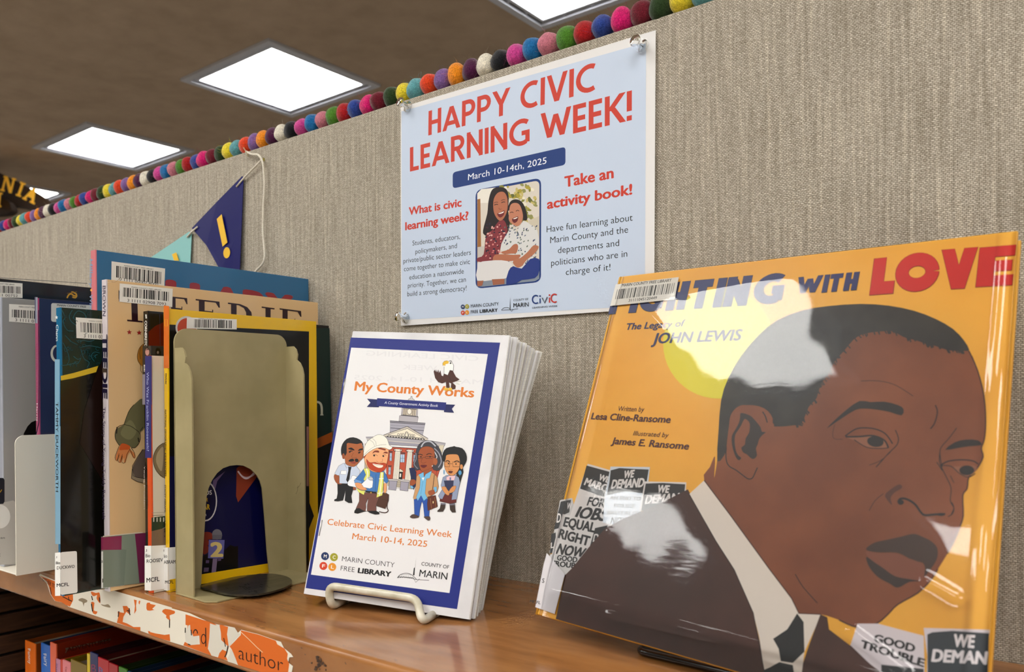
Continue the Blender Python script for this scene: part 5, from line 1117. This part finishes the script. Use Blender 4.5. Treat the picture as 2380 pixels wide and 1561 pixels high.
HR = [(1667,1072),(1670,1000),(1676,930),(1692,880),(1722,828),(1762,780),(1806,744),(1865,721),(1925,711),(2000,706),(2065,710),(2125,722),(2175,741),(2215,764),(2240,790),(2253,813),(2240,815),(2205,814),(2175,804),(2150,798),(2130,791),(2100,783),(2075,770),(2048,770),(2010,775),(1985,788),(1962,815),(1940,840),(1925,870),(1908,892),(1898,925),(1880,945),(1868,975),(1858,988),(1848,988),(1845,988),(1800,991),(1796,972),(1785,955),(1765,944),(1735,941),(1712,952),(1700,965),(1696,990),(1692,1020),(1690,1040),(1683,1058)]
bp5.poly(HR, hairm, 2)
rr = random.Random(9)
for i in range(70):   # brushy hairline
    j = rr.randrange(16, 34); a = HR[j]; b = HR[j+1]; t = rr.random(); x, y = a[0]+(b[0]-a[0])*t, a[1]+(b[1]-a[1])*t
    bp5.line([(x-3, y-5), (x+rr.uniform(0, 6), y+rr.uniform(3, 8))], 3, hairm); bp5.lv -= .5*bp5.step
# ear
cE = (1640, 920, 7.096); bp5.crop(*cE); LNK = '#2a2320'
bp5.poly([(345,860),(360,700),(385,500),(410,330),(480,220),(580,155),(700,155),(800,185),(900,240),(1000,330),(1080,420),(1130,520),(1000,900),(850,1180),(770,1360),(650,1330),(400,1160),(340,1050)], skin, 3)
bp5.line([(940,260),(985,330),(1018,440)], 20, LNK, 3); bp5.line([(345,840),(335,960),(350,1090),(400,1165),(500,1220),(620,1310),(700,1365),(770,1355),(820,1260),(855,1180)], 18, LNK, 3)
bp5.poly([(580,280),(680,300),(760,340),(850,440),(910,520),(930,590),(995,595),(930,650),(880,720),(860,800),(830,870),(850,980),(790,1040),(730,1010),(680,960),(620,930),(590,850),(650,800),(660,700),(720,600),(730,460),(690,400),(640,380),(590,480),(540,560),(490,640),(480,760),(500,900),(540,980),(590,1020),(550,1060),(500,1010),(450,870),(430,740),(440,640),(500,540),(550,440),(570,350)], '#342a25', 2)
# brows, eyes, nose, mouth
bp5.crop(*c3)
bp5.poly([(440,1360),(510,1290),(590,1220),(680,1160),(760,1168),(860,1165),(960,1190),(1000,1220),(985,1265),(900,1240),(820,1225),(720,1215),(650,1225),(560,1280),(500,1320)], '#2c2521', 2)
bp5.line([(690,1015),(820,1015),(940,1045),(1070,1125)], 5, '#4a2b20', 4); bp5.line([(1230,1190),(1245,1240),(1225,1320),(1195,1362)], 10, '#40261c', 4)
bp5.line([(575,1415),(650,1365),(720,1355),(800,1365),(870,1400),(920,1470)], 9, LNK, 4); bp5.poly([(580,1420),(660,1415),(740,1412),(820,1425),(870,1460),(885,1498),(800,1500),(720,1490),(650,1450)], '#8f6148', 3)
bp5.ell(795, 1455, 60, 38, '#272321', 8); bp5.line([(580,1420),(680,1418),(780,1412),(860,1445),(890,1500)], 12, LNK, 4); bp5.line([(640,1440),(730,1495),(820,1505),(890,1500)], 6, LNK, 4); bp5.line([(500,1330),(485,1400),(500,1435),(560,1437)], 4, '#4a2b20', 3)
bp5.line([(940,1370),(962,1430),(950,1480),(890,1540),(800,1640)], 7, LNK, 4)
bp5.line([(1385,1355),(1330,1430),(1270,1500),(1265,1561),(1280,1640)], 6, LNK, 3); bp5.poly([(1300,1515),(1370,1460),(1450,1440),(1540,1445),(1565,1480),(1480,1488),(1400,1500)], '#2c2521', 2)
bp5.crop(*c4_)
bp5.line([(1215,10),(1210,100),(1250,190),(1290,280),(1285,370),(1310,420),(1300,460),(1270,480)], 6, LNK, 4); bp5.line([(1190,100),(1230,160)], 6, LNK)
bp5.line([(1215,125),(1270,95),(1360,85),(1440,92),(1480,115)], 9, LNK, 4); bp5.poly([(1300,135),(1360,130),(1440,125),(1475,140),(1440,185),(1390,198),(1340,175)], '#8f6148', 3); bp5.ell(1400, 158, 52, 34, '#272321'); bp5.line([(1220,125),(1290,130),(1350,180),(1410,205),(1460,180)], 6, LNK, 4); bp5.line([(1285,195),(1310,245)], 5, LNK)
bp5.poly([(830,330),(870,290),(930,255),(950,280),(900,310),(870,350),(880,400),(850,370)], '#5e3a2c', 3); bp5.line([(920,380),(940,355),(985,360),(1040,395),(1080,450),(1110,470),(1180,465),(1250,462)], 15, LNK, 4); bp5.ell(1220, 465, 28, 11, LNK); bp5.ell(940, 380, 22, 18, '#2c2521'); bp5.line([(1295,380),(1310,420),(1290,470)], 6, LNK, 3)
bp5.line([(720,440),(760,370),(820,320)], 5, '#4a2b20', 3); bp5.line([(870,30),(800,90),(720,122)], 5, '#4a2b20', 3)
bp5.poly([(700,700),(760,660),(850,640),(940,620),(1030,600),(1090,620),(1150,650),(1195,700),(1190,780),(1130,870),(1100,900),(1110,840),(1090,800),(1030,790),(960,750),(900,730),(800,730),(720,720)], '#4a3830', 3)
bp5.poly([(700,720),(800,735),(900,735),(980,765),(1050,790),(1100,820),(1105,880),(1080,925),(1000,930),(900,910),(800,840),(720,770)], '#85533f', 3)
bp5.poly([(700,760),(720,830),(780,900),(860,945),(920,975),(1000,935),(1080,930),(1000,915),(900,895),(820,840),(760,800)], '#3f312b', 3)
bp5.line([(205,880),(260,970),(360,1082)], 6, LNK, 3)
# suit, collar, bow
bp5.crop()
bp5.poly([(1599,1137),(1590,1145),(1540,1167),(1494,1187),(1450,1205),(1407,1227),(1367,1274),(1330,1320),(1313,1337),(1303,1385),(1292,1438),(1900,1614),(1900,1590),(1776,1556),(1770,1507),(1751,1424),(1707,1324),(1664,1257)], suit)
bp5.poly([(1907,1427),(1923,1434),(1927,1462),(1977,1500),(2020,1540),(2060,1580),(2120,1640),(2130,1680),(1840,1596),(1860,1561),(1880,1500)], suit)
bp5.poly([(1637,1116),(1602,1148),(1664,1257),(1707,1324),(1751,1424),(1765,1480),(1776,1556),(1780,1576),(1860,1598),(1864,1561),(1870,1514),(1897,1454),(1907,1427),(1857,1425),(1840,1390),(1787,1320),(1700,1200)], '#d6cdc3')
bp5.poly([(1853,1425),(1868,1445),(1870,1514),(1843,1540),(1815,1536),(1810,1507),(1797,1484),(1830,1462)], '#22272a'); bp5.poly([(1812,1538),(1790,1550),(1776,1556),(1775,1577),(1850,1596),(1843,1545)], '#22272a')
bp5.line([(1637,1116),(1700,1200),(1787,1320),(1840,1390),(1857,1425),(1907,1427)], 2.5, '#4a2b20'); bp5.line([(1602,1148),(1664,1257),(1707,1324),(1751,1424),(1776,1556)], 2, '#241413')
# placards, left cluster
bp5.lv = 6.5e-5; bp5.crop(*c2); PW, PK = '#cfcbc9', '#2b2d2f'
bp5.poly([(185,365),(270,350),(300,480),(110,735),(140,600)], '#bdbbba'); bp5.poly([(190,375),(262,362),(250,450),(205,470),(180,560),(142,570)], PK); bp5.txt('W', (230,425), (262,430), (238,380), PW, .03); bp5.txt('D', (160,520), (188,520), (168,455), PW, .03); bp5.poly([(125,600),(155,590),(160,730),(115,735)], PK); bp5.txt('L', (120,700), (140,695), (122,660), PW, .03)
bp5.poly([(378,112),(565,165),(520,560),(245,500)], PW); bp5.poly([(370,124),(530,168),(492,345),(325,285)], PK)
bp5.txt('WE', (450,222), (522,246), (462,180), PW, .05, .12); bp5.txt('MARCH', (350,256), (545,322), (366,206), PW, .05, .12); bp5.txt('FOR', (370,400), (490,415), (385,340), PK, .04, .12); bp5.txt('JOBS', (270,485), (500,510), (300,405), PK, .05, .12)
bp5.poly([(537,132),(812,135),(790,330),(750,440),(700,560),(480,560),(500,330)], '#c4ccd4'); bp5.poly([(538,158),(600,142),(700,148),(803,152),(790,235),(775,318),(640,305),(510,332),(530,240)], PK)
bp5.txt('WE', (625,212), (697,205), (633,160), PW, .05, .1); bp5.txt('DEMAND', (538,283), (766,272), (550,222), PW, .05, .1); bp5.txt('AN END TO', (530,361), (748,369), (535,334), PK, .04); bp5.txt('POLICE', (560,415), (708,420), (563,388), '#3c3e40', .03); bp5.txt('BRUTALITY', (512,465), (760,472), (516,438), '#3c3e40', .03); bp5.txt('NOW', (535,530), (660,532), (545,480), '#3c3e40', .03, .1)
bp5.poly([(775,235),(1065,242),(1060,330),(760,440),(740,440)], PW); bp5.poly([(782,250),(900,246),(1058,255),(1050,330),(880,400),(750,440)], PK); bp5.txt('WE', (860,310), (942,314), (868,258), PW, .05, .1); bp5.txt('DEMAND', (773,390), (1060,372), (785,330), PW, .05, .1)
bp5.poly([(205,462),(330,490),(420,505),(560,540),(430,640),(300,900),(95,900),(150,650)], PW)
bp5.txt('EQUAL', (205,545), (425,590), (222,480), PK, .05, .0); bp5.txt('RIGHT', (170,626), (385,684), (188,562), PK, .05); bp5.txt('NOW', (155,735), (345,772), (180,664), PK, .05, .1)
bp5.poly([(120,740),(330,760),(215,890),(60,890)], '#c9c7c6'); bp5.txt('GOOD', (162,782), (305,800), (168,745), PK, .05); bp5.txt('TROUBLE', (118,820), (345,846), (124,783), PK, .05)
bp5.poly([(430,560),(520,540),(480,640),(390,700)], PK); bp5.txt('D', (413,655), (448,650), (425,600), PW, .03)
bp5.crop(); bp5.poly([(1407,1227),(1367,1274),(1330,1320),(1313,1337),(1303,1385),(1340,1400),(1430,1300)], suit); bp5.poly([(1599,1137),(1540,1167),(1494,1187),(1450,1205),(1407,1227),(1500,1300),(1620,1250)], suit)
# placards, right cluster
bp5.lv = 1.6e-4; bp5.crop(*c4_)
bp5.poly([(640,1225),(780,1225),(1100,1310),(1115,1890),(830,1830),(590,1375)], '#cfc8cc'); bp5.poly([(590,1375),(720,1500),(800,1561),(900,1760),(600,1700)], suit)
bp5.txt('GOOD', (748,1346), (1036,1425), (760,1293), PK, .05); bp5.txt('TROUBLE', (655,1388), (1102,1528), (668,1335), PK, .05); bp5.poly([(805,1510),(1100,1540),(1110,1800),(800,1800)], '#33383c')
bp5.poly([(1100,1255),(1560,1268),(1500,1950),(1115,1900),(1125,1450)], '#cdc7cd'); bp5.poly([(1125,1300),(1160,1285),(1300,1275),(1556,1292),(1535,1900),(1130,1900)], '#2f3a42'); bp5.txt('WE', (1303,1382), (1452,1392), (1312,1295), '#d8d2d4', .05); bp5.txt('DEMAN', (1152,1486), (1538,1507), (1165,1400), '#d8d2d4', .05)
# title
def heavy(t, a, b, c, col, wm, sh, out='#23252f', gap=.13):
    bp5.txt(t, (a[0]-3, a[1]+4), (b[0]+4, b[1]+5), (c[0]-3, c[1]-2), out, 0, sh, wgeo=stroke_text(t, gap, wm*1.04)); bp5.txt(t, a, b, c, col, 0, sh, wgeo=stroke_text(t, gap, wm))
bp5.lv = 8e-5; bp5.crop(*c1); heavy('FIGHTING', (590,440), (1950,352), (612,236), '#34406f', 1.55, .16)
bp5.crop(*c3); heavy('WITH', (212,388), (655,352), (222,266), '#2b3168', 1.5, .12)
for ch_, a_, b_3, c_3 in (('L', (752,392), (922,378), (782,130)), ('O', (932,375), (1250,356), (945,100)), ('V', (1262,352), (1527,338), (1272,66)), ('E', (1522,333), (1786,318), (1545,50))): heavy(ch_, a_, b_3, c_3, '#c42a22', {'E': 1.55}.get(ch_, 2.0), .02, '#7a1a14')
bp5.crop(*c1); NV = '#27305f'
bp5.txt('The Legacy of', (722,565), (1185,537), (732,512), NV, .03, .15); bp5.txt('JOHN LEWIS', (932,672), (1632,646), (950,588), NV, .035, .12)
MR = '#4a1728'
bp5.txt('Written by', (662,1203), (868,1210), (668,1163), MR, .004, .18); bp5.txt('Lesa Cline-Ransome', (452,1268), (1078,1297), (460,1215), MR, .03, .14); bp5.txt('Illustrated by', (785,1396), (1060,1412), (792,1358), MR, .004, .18); bp5.txt('James E. Ransome', (612,1462), (1222,1508), (622,1408), MR, .03, .14)
bp5.build('cover_print', BB)
# labels
lb5 = Print(O2, N2, .45, base=1.3e-3); lb5.crop(*c1)
LBM = '#d3d0c8'
lb5.poly([(655,212),(1152,155),(1120,330),(612,382)], LBM); lb5.txt('MARIN COUNTY FREE LIBRARY', (703,230), (1093,190), (708,207), '#1e1e1e', .02)
lb5.bars([(668,252),(1125,200),(1108,283),(650,330)], 40, seed=21); lb5.txt('31111045120449', (755,350), (978,328), (760,326), '#1e1e1e', .01); lb5.build('barcode_label', BB)
lb5 = Print(O2, N2, .45, base=1.3e-3); lb5.crop(*c2); lb5.poly([(78,815),(100,735),(225,885),(155,1160),(20,1112)], '#d2cfd2'); lb5.txt('S', (66,942), (82,944), (70,910), '#1e1e1e', .02); lb5.txt('MCFL', (-20,1080), (55,1092), (-14,1060), '#1e1e1e', .02); lb5.build('spine_label', BB)
# clear plastic sleeve with real waves and creases
pl_ = bpy.data.materials.new('clear_sleeve'); pl_.use_nodes = True; nt = pl_.node_tree; nt.nodes.remove(nt.nodes['Principled BSDF']); out = nt.nodes['Material Output']
tr = N(pl_, 'ShaderNodeBsdfTransparent'); gl = N(pl_, 'ShaderNodeBsdfGlossy'); gl.inputs['Roughness'].default_value = .03; fr = N(pl_, 'ShaderNodeFresnel'); fr.inputs['IOR'].default_value = 1.41; mxs = N(pl_, 'ShaderNodeMixShader')
gl2 = N(pl_, 'ShaderNodeBsdfGlossy'); gl2.inputs['Roughness'].default_value = .24; mg = N(pl_, 'ShaderNodeMixShader'); mg.inputs[0].default_value = .08
nz = N(pl_, 'ShaderNodeTexNoise'); nz.inputs['Scale'].default_value = 90; nz.inputs['Detail'].default_value = 6; bpn = N(pl_, 'ShaderNodeBump'); bpn.inputs['Strength'].default_value = .035; bpn.inputs['Distance'].default_value = .0004
tc = N(pl_, 'ShaderNodeTexCoord'); mpn = N(pl_, 'ShaderNodeMapping'); mpn.inputs['Scale'].default_value = (1, 4, 4); L = nt.links
L.new(tc.outputs['Object'], mpn.inputs[0]); L.new(mpn.outputs[0], nz.inputs[0]); L.new(nz.outputs['Fac'], bpn.inputs['Height'])
for g_ in (gl, gl2): L.new(bpn.outputs[0], g_.inputs['Normal'])
L.new(gl.outputs[0], mg.inputs[1]); L.new(gl2.outputs[0], mg.inputs[2]); L.new(fr.outputs[0], mxs.inputs[0]); L.new(tr.outputs[0], mxs.inputs[1]); L.new(mg.outputs[0], mxs.inputs[2]); L.new(mxs.outputs[0], out.inputs[0])
HW = (cTR-cTL).length
def ab(px, py): p = q2(px, py)-O2; return p.dot(A2), p.dot(B2)
def ridge(a, b, p, q, w, h):
    (x0, y0), (x1, y1) = ab(*p), ab(*q); dx, dy = x1-x0, y1-y0; L_ = math.hypot(dx, dy); t = ((a-x0)*dx+(b-y0)*dy)/L_**2; s = abs((a-x0)*dy-(b-y0)*dx)/L_
    e = max(0, 1-max(0, max(-t, t-1))*6); return h*e*math.exp(-(s/w)**2)
RID = [((1425,1432),(1650,1482),.0022,.0007), ((1790,1530),(1990,1590),.002,.0006), ((1985,1465),(2110,1561),.0022,.0006), ((2150,1345),(2230,1390),.003,.0006), ((1510,725),(1545,765),.0015,.0002), ((1610,690),(1830,652),.004,.0004)]
def sleeve():
    nu, nv = 220, 220; v, f = [], []
    for j in range(nv+1):
        for i in range(nu+1):
            u, w = i/nu, j/nv; p = cTL.lerp(cTR, u).lerp(cBL.lerp(cBR, u), w); d_ = p-O2; a, b = d_.dot(A2), d_.dot(B2)
            h = .0022+.0028*4*u*(1-u)+.0018*4*w*(1-w)+0.0003*math.sin(23*a+31*b+1)*math.sin(38*b-14*a+.5)+.00010*math.sin(61*a-22*b+2)*math.sin(47*b+9*a)+.00004*math.sin(150*a+40*b)*math.sin(130*b-60*a+1)
            h += .0005*math.exp(-((a-.245)/.02)**2)*math.sin(70*b+8*a)
            for R__ in RID: h += ridge(a, b, *R__)
            m_ = min(w, 1-w); h = .0018+(h-.0018)*min(1, m_*14)
            if u < .02: h -= .0042*((.02-u)/.02)**2
            if u > .965: h += .0012*math.sin((u-.965)/.035*math.pi)-.0016*((u-.965)/.035)**3
            v.append(p+N2*max(h, .0003 if u > .02 else -.01))
    for j in range(nv):
        for i in range(nu): k = j*(nu+1)+i; f.append((k, k+nu+1, k+nu+2, k+1))
    mesh('plastic_sleeve', v, f, pl_, BB, smooth=True, label='clear wrinkled plastic sleeve over the cover')
sleeve()
# black wire easel below
bw = mat('#0c0c0d', .18, .6, name='black_enamel_wire')
T = thing('wire_easel', 'glossy black wire easel under the large orange-yellow picture book', 'easel', (-.2, -.15, SH))
r = .0028; zr = SH+r
b0 = on(1484, 1512, 2, zr); dirx = A2.copy(); dirx.z = 0; dirx.normalize(); back = V((-dirx.y, dirx.x, 0))
b1 = b0+dirx*.16
tube('front_loop', [b0+back*.10, b0, b1, b1+back*.10], r, bw, T, 14, .006)
off = -back*.0045+V((0, 0, .0075)); 
tube('front_rail', [b0+dirx*.006+back*.02+V((0,0,.001)), b0+dirx*.004+off*.55+V((0,0,.0)), b1+off*.55-dirx*.004, b1+back*.02-dirx*.006], r*.9, bw, T, 14, .004)
tube('back_support', [b0+back*.10, b0+back*.098+V((0, 0, .09)), b1+back*.098+V((0, 0, .09)), b1+back*.10], r, bw, T, 12, .01)
